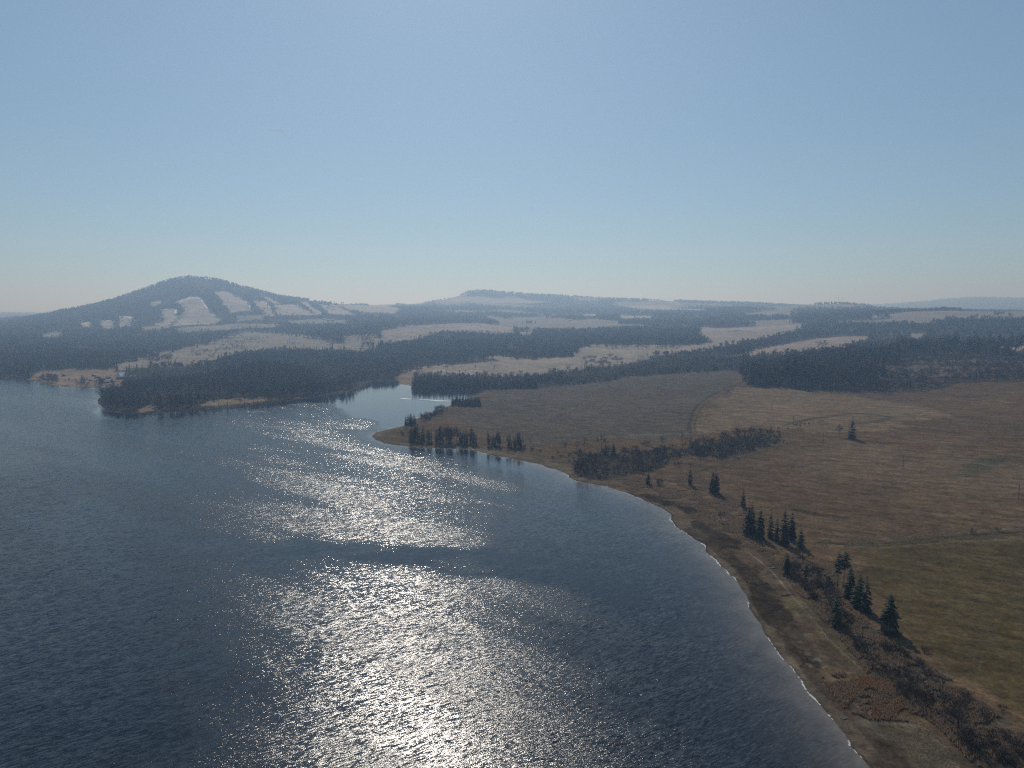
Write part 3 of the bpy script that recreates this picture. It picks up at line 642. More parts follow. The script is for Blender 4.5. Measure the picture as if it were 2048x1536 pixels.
def fill(kind, px, n, h, label, cat, group, wf=1.0):
    P = H(px); lo = P.min(0); hi = P.max(0); c = 0; tries = 0
    while c < n and tries < n*60:
        tries += 1; q = np.array([random.uniform(lo[0], hi[0]), random.uniform(lo[1], hi[1])])
        if not inpoly(q[:1], q[1:], P)[0] or inpoly(q[:1], q[1:], LAKE)[0]: continue
        if n > 20 and fbm(np.array([q[0]/8]), np.array([q[1]/8]), 131, 3)[0] < .43: continue
        plant(kind, q, random.uniform(*h), label, cat, group, wf); c += 1
T1 = [(1150,950),(1143,925),(1180,912),(1260,905),(1328,897),(1345,912),(1335,932),(1290,944),(1232,962),(1190,958)]
fill('bare', T1, 46, (4, 11), 'leafless tree in the dark waterside thicket past the beach bend', 'bare tree', 'trees of the dark waterside thicket', 1.2)
fill('shrub', T1, 34, (2.5, 5.5), 'leafless bush in the dark waterside thicket past the beach bend', 'bush', 'bushes of the dark waterside thicket', 1.1)
T2 = [(1345,900),(1400,888),(1480,872),(1560,868),(1570,885),(1500,906),(1440,918),(1400,912),(1350,912)]
fill('bare', T2, 40, (4, 12), 'leafless tree in the thicket running up the field hollow', 'bare tree', 'trees of the hollow thicket', 1.15)
fill('shrub', T2, 26, (3, 6), 'leafless bush in the thicket running up the field hollow', 'bush', 'bushes of the hollow thicket', 1.1)
fill('bare', [(1325,906),(1400,893),(1405,915),(1345,926)], 14, (4, 9), 'leafless tree between the waterside thicket and the hollow thicket', 'bare tree', 'trees between the two thickets', 1.2)
fill('shrub', [(1320,905),(1400,895),(1405,925),(1345,940)], 14, (2, 4), 'leafless bush between the waterside thicket and the hollow thicket', 'bush', 'bushes between the two thickets', 1.2)
fill('shrub', [(1060,895),(1150,905),(1150,930),(1060,912)], 10, (2, 4), 'low bush scattered on the bank between beach and field', 'bush', 'bushes between beach and field', 1.1)
fill('shrub', [(835,840),(875,816),(905,812),(880,832),(850,846)], 26, (4, 8), 'grey bush on the bay side of the headland', 'bush', 'bay side bushes of the headland', 1.1)
fill('shrub', [(790,862),(820,858),(826,880),(800,878)], 7, (2, 4), 'low bush on the grassy point of the headland', 'bush', 'bushes on the headland point', 1.1)
fill('shrub', [(835,884),(1060,896),(1060,902),(840,891)], 22, (2, 4), 'undergrowth bush at the feet of the headland conifers', 'bush', 'bushes under the headland conifers', 1.1)
T3 = [(1600,1115),(1650,1142),(1700,1228),(1785,1290),(1900,1368),(2048,1490),(2120,1545),(1975,1545),(1885,1450),(1800,1400),(1750,1352),(1705,1292),(1655,1236),(1610,1180),(1565,1140)]
fill('shrub', T3, 105, (1.8, 4.2), 'leafless bush in the long thicket between path and green field', 'bush', 'bushes of the long shore thicket', 1.15)
fill('bare', T3, 16, (4, 8), 'small leafless tree in the long thicket between path and green field', 'bare tree', 'small trees of the long shore thicket', 1.3)
for u, vb, vt, lb in [(1945,1068,1054,'round dark bush on the hedge line between the two fields'),(1995,1062,1052,'smaller dark bush further out on the hedge line'),(1319,971,954,'dark bush beside the small narrow spruce'),
    (2005,1420,1405,'low black bush on the green field edge'),(1850,1305,1290,'low dark bush below the cone shaped spruce')]:
    plant_px('shrub', u, vb, vt, lb, 'bush', None, 1.3)
fill('shrub', [(1160,716),(1240,712),(1245,728),(1160,730)], 26, (5, 9), 'bush in the dark copse on the pale field across the bay', 'bush', 'bushes of the pale field copse', 1.5)
fill('shrub', [(1535,850),(1600,842),(1640,846),(1560,860)], 10, (1.2, 2.4), 'scrubby bush along the green ditch', 'bush', 'bushes along the green ditch', 1.3)

# ------------------------------------------------------------------ woods
def low_spruce(seed, detail):
    if detail == 1: V, Fc = spruce_crown(500+seed, 9, 6, .17, .14, 'cone' if seed % 2 else 'col', 1)
    else:
        R_ = random.Random(seed); V = []; Fc = []
        for i in range(4):
            z = .12+.2*i; r = .19*(1-i/4.6)
            s0 = len(V); V.append((0, 0, z+.36 if i < 3 else 1.0)); n_ = 5
            for k_ in range(n_):
                th = 2*pi*k_/n_+i; q = r*R_.uniform(.6, 1.2); V.append((q*cos(th), q*sin(th), z-.04*R_.random()))
            for k_ in range(n_): Fc.append((s0, s0+1+k_, s0+1+(k_+1) % n_))
    V = list(V); Fc = [tuple(q) for q in Fc]; M = [0]*len(Fc); s0 = len(V)
    V += [(.012, 0, 0), (-.012, .006, 0), (0, 0, .9), (0, -.012, 0), (0, .012, 0)]
    Fc += [(s0, s0+1, s0+2), (s0+3, s0+4, s0+2)]; M += [1, 1]
    return np.array(V), np.array(Fc), np.array(M)
def low_bare(seed, detail):
    R_ = random.Random(900+seed)
    if detail == 1:
        V, Fc, M = bare_crown(700+seed, 2, 3, .25, .6, .010, 1, .010, .6, 5, .24); V = list(V); Fc = [tuple(q) for q in Fc]; M = [2 if m else 1 for m in M]
    else:
        V = []; Fc = []; M = []
        for k_ in range(13):
            th = R_.uniform(0, 2*pi); zb = R_.uniform(.25, .6); L = R_.uniform(.3, .55); sp = R_.uniform(.1, .42)
            p = np.array([cos(th)*.06*zb, sin(th)*.06*zb, zb]); e = np.array([cos(th)*sp*.6, sin(th)*sp*.6, min(1.0, zb+L)])
            t2 = th+pi/2+R_.uniform(-.8, .8); wv = .05*np.array([cos(t2), sin(t2), 0]); s0 = len(V)
            V += [p, e+wv, e-wv]; Fc.append((s0, s0+1, s0+2)); M.append(2)
    s0 = len(V); V += [(.016, 0, 0), (-.016, .006, 0), (0, 0, .8), (0, -.016, 0), (0, .016, 0)]
    Fc += [(s0, s0+1, s0+2), (s0+3, s0+4, s0+2)]; M += [1, 1]
    return np.array(V, float), np.array(Fc), np.array(M)
LOW = {(t_, d_): [f(s, d_) for s in range(4)] for t_, f in (('s', low_spruce), ('b', low_bare)) for d_ in (1, 2)}
def merge(name, pts, hs, ws, kinds, det, label, mats):
    Vs = []; Fs = []; Ms = []; off = 0; n = len(pts); zz = hgt(pts[:, 0], pts[:, 1]); rot = rs.uniform(0, 2*pi, n); var = rs.randint(0, 4, n)
    for kd in (0, 1):
        for dt in (1, 2):
            for v_ in range(4):
                m = np.nonzero((kinds == kd) & (det == dt) & (var == v_))[0]
                if not len(m): continue
                V, Fc, M = LOW[('sb'[kd], dt)][v_]
                c = np.cos(rot[m])[:, None]; s = np.sin(rot[m])[:, None]; wv = (hs[m]*ws[m])[:, None]
                A = np.stack([(V[None, :, 0]*c-V[None, :, 1]*s)*wv+pts[m, 0][:, None], (V[None, :, 0]*s+V[None, :, 1]*c)*wv+pts[m, 1][:, None],
                              V[None, :, 2]*hs[m][:, None]+zz[m][:, None]-.2], -1)
                Fa = Fc[None]+(np.arange(len(m))*len(V))[:, None, None]+off
                Vs.append(A.reshape(-1, 3)); Fs.append(Fa.reshape(-1, 3)); Ms.append(np.where(np.tile(M, len(m)) == 2, 2+(v_ % 3), np.tile(M, len(m)))); off += len(m)*len(V)
    if not Vs: return
    tag(link(name, mesh_from(name, np.concatenate(Vs), np.concatenate(Fs), mats, np.concatenate(Ms))), label, 'wood', kind='stuff')
fr_ = lambda x, y: fmask[np.clip(np.searchsorted(RR, np.hypot(x, y)), 0, nr-1), np.clip(np.searchsorted(az, np.arctan2(x, y)), 0, na-1)]
bands = [(780, 1350, 38), (1350, 2000, 62), (2000, 3000, 120), (3000, 4300, 170), (4300, 5400, 260), (5400, 7400, 620), (7400, 12500, 3500)]
PP = []
for r0, r1, apt in bands:
    n = int(radians(80)*(r1*r1-r0*r0)/2/apt); q = np.sqrt(rs.uniform(r0*r0, r1*r1, n)); a_ = radians(80)*(rs.rand(n)-.5)
    x = q*np.sin(a_); y = q*np.cos(a_); m = fr_(x, y) & (hgt(x, y) > .35)
    dn = fbm(x/70, y/70, 88, 3); m &= dn > np.where(q < 1500, .26, .36)
    PP.append(np.stack([x, y], -1)[m])
PP = np.concatenate(PP); px_, py_ = PP[:, 0], PP[:, 1]; pr = np.hypot(px_, py_); pu = u_of(np.arctan2(px_, py_))
con = fbm(px_/130, py_/130, 55, 3)+(rs.rand(len(PP))-.5)*.25
KIND = np.where(con > .57, 0, 1)
KIND[(pu < 760) & (pr < 1500)] = np.where(con[(pu < 760) & (pr < 1500)] > .53, 0, 1)
hh = rs.uniform(9, 18, len(PP)); hh = np.where(KIND == 0, hh*1.15, hh)
hh = np.where((pu < 760) & (pr < 1500), hh*1.15, hh)
# young growth low on the eastern slope, tall stand at its left
east = (pu > 1480) & (pr < 2100)
young = east & (pu > 1650) & (pr < 1330); hh = np.where(young, rs.uniform(4, 10, len(PP)), hh); KIND[young & (rs.rand(len(PP)) < .93)] = 1
tall = east & (pu < 1700+220*(fbm(px_/60, py_/60, 99, 3)-.5)+(pr-1000)*.35) & (pr < 1500); young &= ~tall; hh = np.where(tall, rs.uniform(13, 29, len(PP)), hh)
hh = np.where(pr > 5400, hh*1.25, hh)
crest = east & (pu > 1700) & (pr > 1150); keepm = ~((young) & (rs.rand(len(PP)) < .30)) & ~(crest & ~tall & (rs.rand(len(PP)) < .35)); hh = np.where(crest & ~tall, hh*np.where(rs.rand(len(PP)) < .35, 1.2, .55), hh)
ws = rs.uniform(.75, 1.3, len(PP))*np.where(KIND == 1, 1.15, .95)*np.where(pr > 3000, 1.45, 1.0)*np.where(pr > 5400, 1.6, 1.0)*np.where(young, 1.5, 1)
# a wood keeps clear of the fields that lie open behind it: lower or drop the trees that would cover them
def proj(x, y, z):
    zc = y*cos(PITCH)-(z-CAM_H)*sin(PITCH); yc = y*sin(PITCH)+(z-CAM_H)*cos(PITCH)
    return 1024+F_PX*x/zc, 768-F_PX*yc/zc
gz = hgt(PP[:, 0], PP[:, 1]); fac = np.zeros(len(PP)); tol = rs.exponential(4.5, len(PP))*np.clip(1500/pr, .25, 1.3)
for f_ in (1.0, .8, .62, .45):
    ok = np.ones(len(PP), bool)
    for g_ in (1.0, .6):
        tu, tv = proj(PP[:, 0], PP[:, 1], gz+hh*f_*g_)
        for P_, c_, j_ in far_fields: ok &= ~inpoly(tu, tv+tol-.5, P_)
    fac = np.where((fac == 0) & ok, f_, fac)
hh = hh*np.maximum(fac, .01); keepm &= fac > 0
PP, hh, ws, KIND, pr, pu = PP[keepm], hh[keepm], ws[keepm], KIND[keepm], pr[keepm], pu[keepm]
DET = np.where(pr < 1500, 1, 2)
# the trees standing in front of the peninsula wood, as individuals
sdP = dline(PP[:, 0], PP[:, 1], LAKE, True, 40)
front = np.nonzero((pu < 745) & (pr < 1150) & (sdP < 26))[0]; front = front[np.argsort(pr[front]/hh[front])][:165]
for i in front:
    kd = 'bare' if KIND[i] or COUNT.get('spruce', 0) > 400 else 'tallpine'
    if kd == 'tallpine': plant(kd, PP[i], float(hh[i]), 'conifer at the water edge of the wooded peninsula', 'conifer', 'edge conifers of the peninsula', 1.1)
    else: plant(kd, PP[i], float(hh[i]), 'leafless tree at the water edge of the wooded peninsula', 'bare tree', 'edge trees of the peninsula', 1.2)
rest = np.ones(len(PP), bool); rest[front] = False
M_BARK2 = plain('birch_bark', (.21, .18, .155), .95, .3, .5); MW = [M_NEEDLE, M_BARK2, M_TWIG, plain('brown_twigs', (.115, .088, .070), .95, .3, .04), plain('grey_twigs', (.060, .055, .052), .95, .3, .04)]
for lab, m in [('dense mixed wood covering the low peninsula across the lake', (pu < 760) & (pr < 1500)), ('eastern wood with bare trunks and scrub rising behind the brown field', (pu >= 1480) & (pr < 2300)),
               ('dark belts of wood winding between the pale fields behind the bay', (pu >= 760) & (pu < 1480) & (pr < 2300)), ('wooded country at the foot of the ski hill', (pu < 760) & (pr >= 1500) & (pr < 3300)),
               ('forest on the rounded ski hill', (pu < 760) & (pr >= 3300)), ('hazy forests on the far ridges and rolling hills', (pu >= 760) & (pr >= 2300))]:
    m = m & rest; merge('forest', PP[m], hh[m], ws[m], KIND[m], DET[m], lab, MW)
# small scattered trees on the far meadows
x = []
n = 9000; q = np.sqrt(rs.uniform(1250**2, 3300**2, n)); a_ = radians(78)*(rs.rand(n)-.5); sx = q*np.sin(a_); sy = q*np.cos(a_)
m = (~fr_(sx, sy)) & (hgt(sx, sy) > 1) & (fbm(sx/90, sy/90, 123, 3) > .56) & (u_of(a_) < 1000)
PS = np.stack([sx, sy], -1)[m]; nS = len(PS)
merge('scattered_scrub', PS, rs.uniform(3, 8, nS), rs.uniform(1.2, 1.9, nS), np.ones(nS, int), np.full(nS, 2), 'hedgerow scrub dotted over the far left meadows', MW)

# copses and hedgerows standing on the pale fields
def copse(px, n, h, label, kind=1, wf=1.3, det=1, P=None):
    P = H(px) if P is None else P; lo = P.min(0); hi = P.max(0); q = np.stack([rs.uniform(lo[0], hi[0], n*6), rs.uniform(lo[1], hi[1], n*6)], -1); q = q[inpoly(q[:, 0], q[:, 1], P)][:n]; n = len(q)
    merge('copse', q, rs.uniform(h[0], h[1], n), rs.uniform(.8, 1.3, n)*wf, np.where(rs.rand(n) < .15, 0, kind)*np.ones(n, int), np.full(n, det), label, MW)
copse([(1017,716),(1060,713),(1105,710),(1107,716),(1060,719),(1020,719)], 45, (6, 11), 'narrow copse strip in the pale field above the bay')
copse([(1182,690),(1240,680),(1300,684),(1362,690),(1356,702),(1290,700),(1200,698)], 170, (8, 18), 'large copse with tall thin trees in the middle of the pale fields')
copse([(1275,712),(1322,706),(1320,717),(1280,719)], 30, (4, 8), 'small dark copse right of the large copse')
copse([(1345,652),(1402,648),(1404,688),(1370,690),(1345,680)], 160, (10, 20), 'dark wood corner jutting into the far pale field')
copse([(808,692),(880,677),(900,670),(985,669),(1000,678),(900,694)], 200, (8, 15), 'open birch wood along the lower edge of the far field')
copse([(714,664),(744,664),(748,702),(716,700)], 110, (8, 14), 'tree belt parting the two far left meadows')
copse([(380,705),(480,692),(492,697),(392,710)], 70, (5, 10), 'hedgerow crossing the far left meadow')
copse([(440,690),(520,675),(532,680),(450,695)], 60, (5, 10), 'upper hedgerow crossing the far left meadow')
copse([(545,662),(700,682),(704,688),(548,668)], 90, (5, 11), 'long hedgerow slanting over the meadow under the hill')
copse([(300,716),(345,712),(350,722),(300,726)], 60, (6, 12), 'grove behind the long white buildings')
copse([(70,760),(112,752),(118,768),(100,768),(76,762)], 50, (7, 12), 'round grove on the left lakeside bank')
copse([(150,762),(172,756),(176,775),(152,774)], 26, (6, 10), 'small grove by the lakeside cottages')
copse([(186,768),(206,762),(208,775),(188,775)], 24, (6, 10), 'second small grove by the lakeside cottages')
copse([(1632,694),(1652,692),(1654,697),(1634,699)], 10, (5, 9), 'little bush group alone in the far right pale field')
copse([(1455,664),(1485,661),(1487,665),(1458,667)], 30, (4, 7), 'dark bush patch in the farthest tan field')
HS = H([(330,650),(400,605),(500,600),(700,608),(700,632),(500,650)])
copse(None, 500, (9, 15), 'single trees and strips between the ski slopes', 1, 1.8, 2, HS)
# stones along the drift line
n = 900; q = np.stack([rs.uniform(40, 260, n*14), rs.uniform(60, 620, n*14)], -1); dq = dline(q[:, 0], q[:, 1], LAKE, True, 30)
q = q[(dq < 14) & (dq > .3) & ~inpoly(q[:, 0], q[:, 1], LAKE) & (fbm(q[:, 0]/9, q[:, 1]/9, 66, 3) > .5)][:n]; n = len(q); r_ = rs.uniform(.12, .42, n)**1.3
base = np.array([(1, 0, 0), (.3, .9, 0), (-.8, .5, 0), (-.7, -.6, 0), (.4, -.9, 0), (.1, .1, .75), (.45, -.2, .55)]); Fs_ = np.array([(0, 1, 6), (1, 5, 6), (1, 2, 5), (2, 3, 5), (3, 4, 5), (4, 6, 5), (4, 0, 6)])
th = rs.uniform(0, 6.28, n)[:, None]; bx_ = base[None, :, 0]*np.cos(th)-base[None, :, 1]*np.sin(th); by_ = base[None, :, 0]*np.sin(th)+base[None, :, 1]*np.cos(th)
V = np.stack([bx_*r_[:, None]+q[:, :1], by_*r_[:, None]+q[:, 1:], base[None, :, 2]*r_[:, None]+hgt(q[:, 0], q[:, 1])[:, None]-.03], -1).reshape(-1, 3)
tag(link('beach_stones', mesh_from('beach_stones', V, (Fs_[None]+np.arange(n)[:, None, None]*7).reshape(-1, 3), plain('stone', (.20, .18, .16), .9, .4, 1.5))), 'loose stones strewn along the drift line of the beach', 'stones', kind='stuff')
# ------------------------------------------------------------------ dry reeds and tussocks on the bank
def tufts(name, px, n, h, mat, label, blades=6, thr=.45, nsc=6.0, seed=3, cat='dry grass'):
    P = H(px); lo = P.min(0); hi = P.max(0)
    Q_ = np.stack([rs.uniform(lo[0], hi[0], n*4), rs.uniform(lo[1], hi[1], n*4)], -1)
    m = inpoly(Q_[:, 0], Q_[:, 1], P) & ~inpoly(Q_[:, 0], Q_[:, 1], LAKE) & (fbm(Q_[:, 0]/nsc, Q_[:, 1]/nsc, seed, 3) > thr); Q_ = Q_[m][:n]; n = len(Q_)
    z = hgt(Q_[:, 0], Q_[:, 1]); hs = rs.uniform(h[0], h[1], n)
    B_ = np.repeat(np.concatenate([Q_, z[:, None]], 1), blades, 0); hb = np.repeat(hs, blades)*rs.uniform(.6, 1.1, n*blades); N_ = len(B_)
    th = rs.uniform(0, 2*pi, N_); ln = rs.uniform(.1, .8, N_)*hb; o_ = rs.uniform(0, .25, N_)*hb; wv = hb*rs.uniform(.08, .16, N_); t2 = th+rs.uniform(.8, 2.2, N_)
    base = B_+np.stack([np.cos(th)*o_, np.sin(th)*o_, -.05+0*o_], -1)
    e = B_+np.stack([np.cos(th)*ln, np.sin(th)*ln, hb], -1); sdv = np.stack([np.cos(t2)*wv, np.sin(t2)*wv, 0*wv], -1)
    V = np.stack([base-sdv, base+sdv, e], 1).reshape(-1, 3)
    tag(link(name, mesh_from(name, V, np.arange(len(V)).reshape(-1, 3), mat)), label, cat, kind='stuff')
TU = [(1160,975),(1290,955),(1400,952),(1475,1000),(1500,1070),(1600,1115),(1560,1140),(1440,1050),(1380,1012),(1300,988)]
T3B = [(1600,1112),(1660,1140),(1712,1228),(1800,1290),(1915,1368),(2060,1475),(2140,1545),(1975,1560),(1870,1450),(1790,1400),(1735,1350),(1690,1290),(1640,1236),(1590,1180),(1560,1138)]
tufts('dry_reeds', TU, 15000, (.4, 1.2), M_REED, 'reddish dry reed tussocks on the slope above the beach', thr=.48, nsc=5)
tufts('dry_reeds', T3B, 15000, (.5, 1.3), M_REED, 'pale dry reeds among the bushes of the long shore thicket', thr=.46, nsc=6, seed=8)
tufts('brambles', T3, 3000, (.4, 1.1), M_TWIG2, 'dark bramble undergrowth of the long shore thicket', thr=.54, nsc=9, seed=18, cat='undergrowth')
RU = [(1640,1352),(1700,1345),(1780,1364),(1850,1416),(1880,1450),(1830,1444),(1740,1440),(1690,1422)]
tufts('rusty_reeds', RU, 2600, (.4, 1.0), M_RUST, 'rust coloured reed bed beside the beach', thr=.52, nsc=7, seed=28)
tufts('rusty_reeds', RU, 2500, (.5, 1.3), M_REED, 'pale straws mixed into the rust coloured reed bed', thr=.5, nsc=4, seed=38)
tufts('meadow_grass', [(1560,1200),(1605,1185),(1630,1212),(1665,1262),(1722,1322),(1800,1400),(1960,1560),(1850,1560),(1760,1450),(1700,1322),(1640,1262)], 6000, (.15, .45), M_GRASS, 'yellow straw grass beside the beach path', thr=.42, nsc=6, seed=48)
tufts('meadow_grass', [(1640,1080),(1760,1075),(1900,1066),(2048,1058),(2200,1050),(2200,1070),(2048,1076),(1900,1084),(1640,1096)], 5000, (.2, .7), M_GRASS, 'tall straw along the hedge line between the two fields', thr=.46, nsc=6, seed=58)
tufts('hollow_grass', [(1040,890),(1150,884),(1330,875),(1400,870),(1560,905),(1480,935),(1400,955),(1330,945),(1345,912),(1140,925)], 6000, (.3, .9), M_REED, 'dry tussocks in the pale hollow beside the thickets', thr=.5, nsc=8, seed=68)

for T_, a_b in ((T1, 'waterside thicket'), (T2, 'hollow thicket')):
    tufts('undergrowth', T_, 500, (.8, 2.2), M_TWIG, 'dark leafless undergrowth of the '+a_b, 7, thr=.40, nsc=9, seed=78, cat='undergrowth')
# ------------------------------------------------------------------ built things
def boxv(x0, x1, y0, y1, z0_, z1_, V, Fc):
    s = len(V); V += [(x0, y0, z0_), (x1, y0, z0_), (x1, y1, z0_), (x0, y1, z0_), (x0, y0, z1_), (x1, y0, z1_), (x1, y1, z1_), (x0, y1, z1_)]
    Fc += [(s, s+3, s+2, s+1), (s+4, s+5, s+6, s+7), (s, s+1, s+5, s+4), (s+1, s+2, s+6, s+5), (s+2, s+3, s+7, s+6), (s+3, s, s+4, s+7)]
def boxes(name, bs, mat, parent):
    V = []; Fc = []
    for b in bs: boxv(*b, V, Fc)
    return link(name, mesh_from(name, V, Fc, mat), parent)
def empty(name, P, rz, label, cat, group=None, dz=0):
    o = bpy.data.objects.new(name, None); COL.objects.link(o); o.location = (P[0], P[1], float(hgt(P[0], P[1]))+dz); o.rotation_euler = (0, 0, rz)
    return tag(o, label, cat, group)
def cyl(r0, r1, h, n=8):
    V = [(r0*cos(2*pi*k_/n), r0*sin(2*pi*k_/n), 0) for k_ in range(n)]+[(r1*cos(2*pi*k_/n), r1*sin(2*pi*k_/n), h) for k_ in range(n)]
    Fc = [(k_, (k_+1) % n, n+(k_+1) % n, n+k_) for k_ in range(n)]; return V, Fc
pole_me = mesh_from('post', *cyl(.15, .10, 1.0), M_WOOD)
Va = []; Fa = []; boxv(-.8, .8, -.06, .06, 0, .12, Va, Fa); arm_me = mesh_from('crossarm', Va, Fa, M_WOOD)
Vi, Fi = cyl(.06, .04, .22, 6); ins_me = mesh_from('insulator', Vi, Fi, M_PALE)
for u, vb, vt, lb in [(1508,792,785,'utility pole farthest out, by the bend of the field track'),(1543,819,805,'utility pole between the field track and the green ditch'),(1586,848,831,'utility pole beside the green ditch'),
    (1646,889,867,'utility pole left of the lone spruce'),(1806,936,913,'utility pole alone in the middle of the brown field'),(2037,998,969,'utility pole at the outer edge of the brown field')]:
    P = hit(u, vb); h = max(5, top_h(P, u, vt)); o = empty('utility_pole', P, .5, lb, 'utility pole', 'utility poles across the field')
    c = link('post', pole_me, o); c.scale = (1.3, 1.3, h); c.location.z = -.1
    c = link('crossarm', arm_me, o); c.location = (0, .14, h-.7)
    for dx_ in (-.7, 0, .7): c = link('insulator', ins_me, o); c.location = (dx_, .14, h-.58)
def house(name, P, rz, L, Wd, hw, hr, label, wall=M_WALL, roof=M_ROOF, group=None, flat_roof=False):
    o = empty(name, P, rz, label, 'house' if name == 'house' else 'building', group, -.3)
    boxes('wall', [(-L/2, L/2, -Wd/2, Wd/2, 0, hw)], wall, o)
    e = .6
    if flat_roof: boxes('roof', [(-L/2-e, L/2+e, -Wd/2-e, Wd/2+e, hw+.02, hw+.5)], roof, o)
    else:
        V = [(-L/2-e, -Wd/2-e, hw+.02), (L/2+e, -Wd/2-e, hw+.02), (L/2+e, Wd/2+e, hw+.02), (-L/2-e, Wd/2+e, hw+.02), (-L/2-e, 0, hw+hr), (L/2+e, 0, hw+hr)]
        me_ = bpy.data.meshes.new('roof'); me_.from_pydata(V, [], [(0, 1, 5, 4), (2, 3, 4, 5), (0, 4, 3), (1, 2, 5), (0, 3, 2, 1)]); me_.materials.append(roof); link('roof', me_, o)
    nw = max(2, int(L/4))
    for i in range(nw):
        x0 = -L/2+L*(i+.5)/nw
        boxes('window', [(x0-.8, x0+.8, -Wd/2-.05, -Wd/2+.02, 1.0, 2.4)], M_GLASS, o)
    boxes('door', [(-.5, .5, -Wd/2-.09, -Wd/2-.055, .3, 2.4)], M_DARKROOF, o)
    return o
house('building', hit(268, 708), .08, 95, 14, 7, 0, 'long low white building below the ski hill, the longer one', M_WALL, M_ROOF, None, True)
house('building', hit(286, 703), .10, 60, 12, 9, 0, 'second long white building standing behind the longer one', M_WALL, M_ROOF, None, True)
house('house', hit(241, 703+12), .6, 14, 9, 4, 4, 'small pale roofed house left of the long white buildings')
house('house', hit(243, 757), 1.35, 12, 11, 3, 7.5, 'cottage with bright steep roof at the left end of the peninsula wood', M_DARKROOF)
house('house', hit(267, 756), .3, 10, 8, 3, 3, 'small shed roof glinting among trees behind the bright roofed cottage', M_DARKROOF)
for u, v in [(195, 756), (205, 760), (217, 757), (226, 764), (213, 766), (188, 752), (128, 752)]:
    house('house', hit(u, v), random.uniform(0, 3), 7, 5, 2.4, 2, 'small dark cottage of the lakeside colony on the far left bank', M_DARKROOF, M_DARKROOF if random.random() < .8 else M_ROOF, 'lakeside cottages')
for u, v in [(300, 676), (132, 687), (650, 640), (657, 642), (665, 641), (868, 638), (722, 648), (735, 652), (530, 780), (640, 614), (655, 616), (905, 640), (760, 634), (790, 640), (1140, 642), (810, 630)]:
    house('house', hit(u, v), random.uniform(-.3, .3), 16, 10, 5, 4, 'far village house with pale roof below the hills', M_WALL, M_ROOF, 'far village houses')
for u, vt, lb in [(1676, 596, 'left of two thin masts on the distant ridge'), (1684, 595, 'right of two thin masts on the distant ridge')]:
    dx, dy, dz = [float(q) for q in raydir(u, 604)]; h_ = math.hypot(dx, dy); P = np.array([dx, dy])/h_*4800; hm = top_h(P, u, vt)
    o = empty('radio_mast', P, 0, lb, 'mast'); hm = max(hm, 20)
    bs = []
    V = []; Fc = []; M = []
    for sx_, sy_ in ((-1.2, -1.2), (1.2, -1.2), (0, 1.4)): tri_prism((sx_, sy_, 0), (sx_*.3, sy_*.3, hm), .35, .25, V, Fc, M, 0)
    link('tower', mesh_from('tower', np.array(V), np.array(Fc), M_STEEL), o)
    boxes('platform', [(-1.6, 1.6, -1.6, 1.6, hm*.8, hm*.8+.8)], M_STEEL, o)
# bleached driftwood log and brushwood by the beach path
def log(u, v, L, r, rz, label, mat, stubs=3):
    P = hit(u, v); V = []; Fc = []; M = []; R_ = random.Random(u)
    pts = [(-L/2+L*i/6, R_.uniform(-.08, .08)*L*.3, r*.9+R_.uniform(0, .06)) for i in range(7)]
    for i in range(6): tri_prism(pts[i], pts[i+1], r*(1-.07*i), r*(1-.07*(i+1)), V, Fc, M, 0)
    for i in range(stubs): q = pts[R_.randint(1, 5)]; tri_prism(q, (q[0]+R_.uniform(-.6, .6), q[1]+R_.uniform(-1, 1), q[2]+R_.uniform(.3, .8)), r*.4, r*.15, V, Fc, M, 0)
    o = link('driftwood_log', mesh_from('driftwood_log', np.array(V), np.array(Fc), mat)); o.location = (P[0], P[1], float(hgt(*P))); o.rotation_euler = (0, 0, rz); tag(o, label, 'log')
log(1543, 1137, 4.2, .28, .25, 'pale bleached log lying beside the footpath', M_PALE)
log(1530, 1103, 7, .3, .05, 'dark fallen trunk on the grass below the spruce clump', M_BARK)
log(1575, 1191, 6, .25, .1, 'dark branch pile lying across the yellow grass strip', M_BARK, 6)
log(1690, 1438, 1.6, .2, .3, 'short white log end at the tip of the rusty reeds by the water', M_PALE, 1)
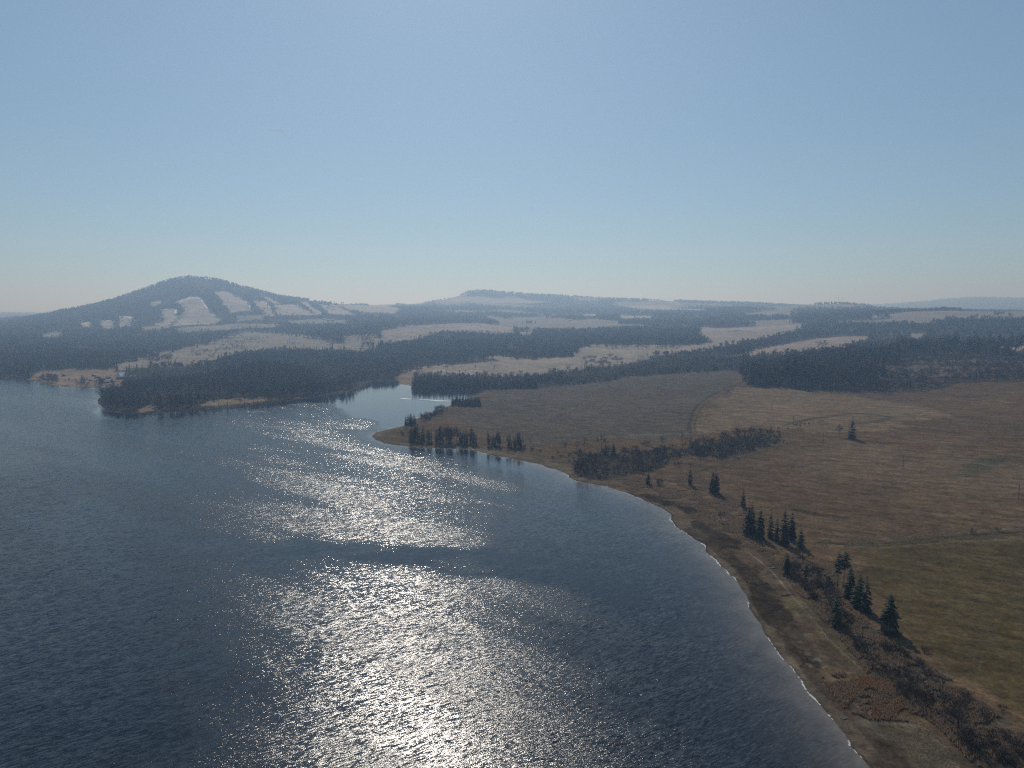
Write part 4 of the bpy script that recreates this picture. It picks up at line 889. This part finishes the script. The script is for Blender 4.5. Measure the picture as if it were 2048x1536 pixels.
# thin glittering ice line in the bay
V = []; Fc = []
for pts in ([(800,796.5),(812,797.2),(826,798.2)], [(838,798.6),(856,799.6),(874,801),(896,802),(904,802.5)]):
    C_ = rough_line(flat(*np.array(pts, float).T), .8, 3, 5, closed=False); s0 = len(V); n_ = len(C_)
    for i, c in enumerate(C_):
        wd = (2.2+2.5*fbm(c[0]/6, c[1]/6, 4, 3))*math.sin(pi*(i+.6)/(n_+.2))**.6; V += [(c[0], c[1]-wd, .02), (c[0], c[1]+wd, .02)]
    for i in range(n_-1): Fc.append((s0+2*i, s0+2*i+2, s0+2*i+3, s0+2*i+1))
tag(link('ice_floe', mesh_from('ice_floe', V, Fc, M_ICE)), 'thin bright sheet of drifting ice across the bay', 'ice', kind='stuff')
# short jet trail high in the sky
a_ = np.array([float(q) for q in raydir(526, 259.5)]); b_ = np.array([float(q) for q in raydir(567, 262)])
a_ = a_*32000+np.array([0, 0, CAM_H]); b_ = b_*32000+np.array([0, 0, CAM_H]); V = []; Fc = []; M = []
for i in range(5): tri_prism(a_+(b_-a_)*i/5, a_+(b_-a_)*(i+1)/5, 3+i*4, 3+(i+1)*4, V, Fc, M, 0)
tag(link('contrail', mesh_from('contrail', np.array(V), np.array(Fc), M_TRAIL)), 'short faint white vapour trail high in the clear sky', 'contrail')
print('COUNTS', COUNT, 'forest', len(PP))
# ------------------------------------------------------------------ haze
hz = bpy.data.materials.new('haze'); hz.use_nodes = True; t = hz.node_tree
t.nodes.remove(t.nodes['Principled BSDF']); pv = t.nodes.new('ShaderNodeVolumePrincipled')
pv.inputs['Color'].default_value = (*HAZE_COL, 1); pv.inputs['Absorption Color'].default_value = (1, 1, 1, 1); pv.inputs['Density'].default_value = HAZE_DENSITY; pv.inputs['Anisotropy'].default_value = HAZE_ANISO
t.links.new(pv.outputs[0], t.nodes['Material Output'].inputs['Volume'])
B = 46000.0; z0 = float(Z.min())-1.0; z1 = float(Z.max())+60.0
V = [(-B, -B, z0), (B, -B, z0), (B, B, z0), (-B, B, z0), (-B, -B, z1), (B, -B, z1), (B, B, z1), (-B, B, z1)]
me = mesh_from('haze', V, [(0, 3, 2, 1), (4, 5, 6, 7), (0, 1, 5, 4), (1, 2, 6, 5), (2, 3, 7, 6), (3, 0, 4, 7)], hz)
tag(link('haze', me), 'thin blue haze lying over the lake and the hills', 'haze', kind='stuff')
print('Z range', Z.min(), Z.max())
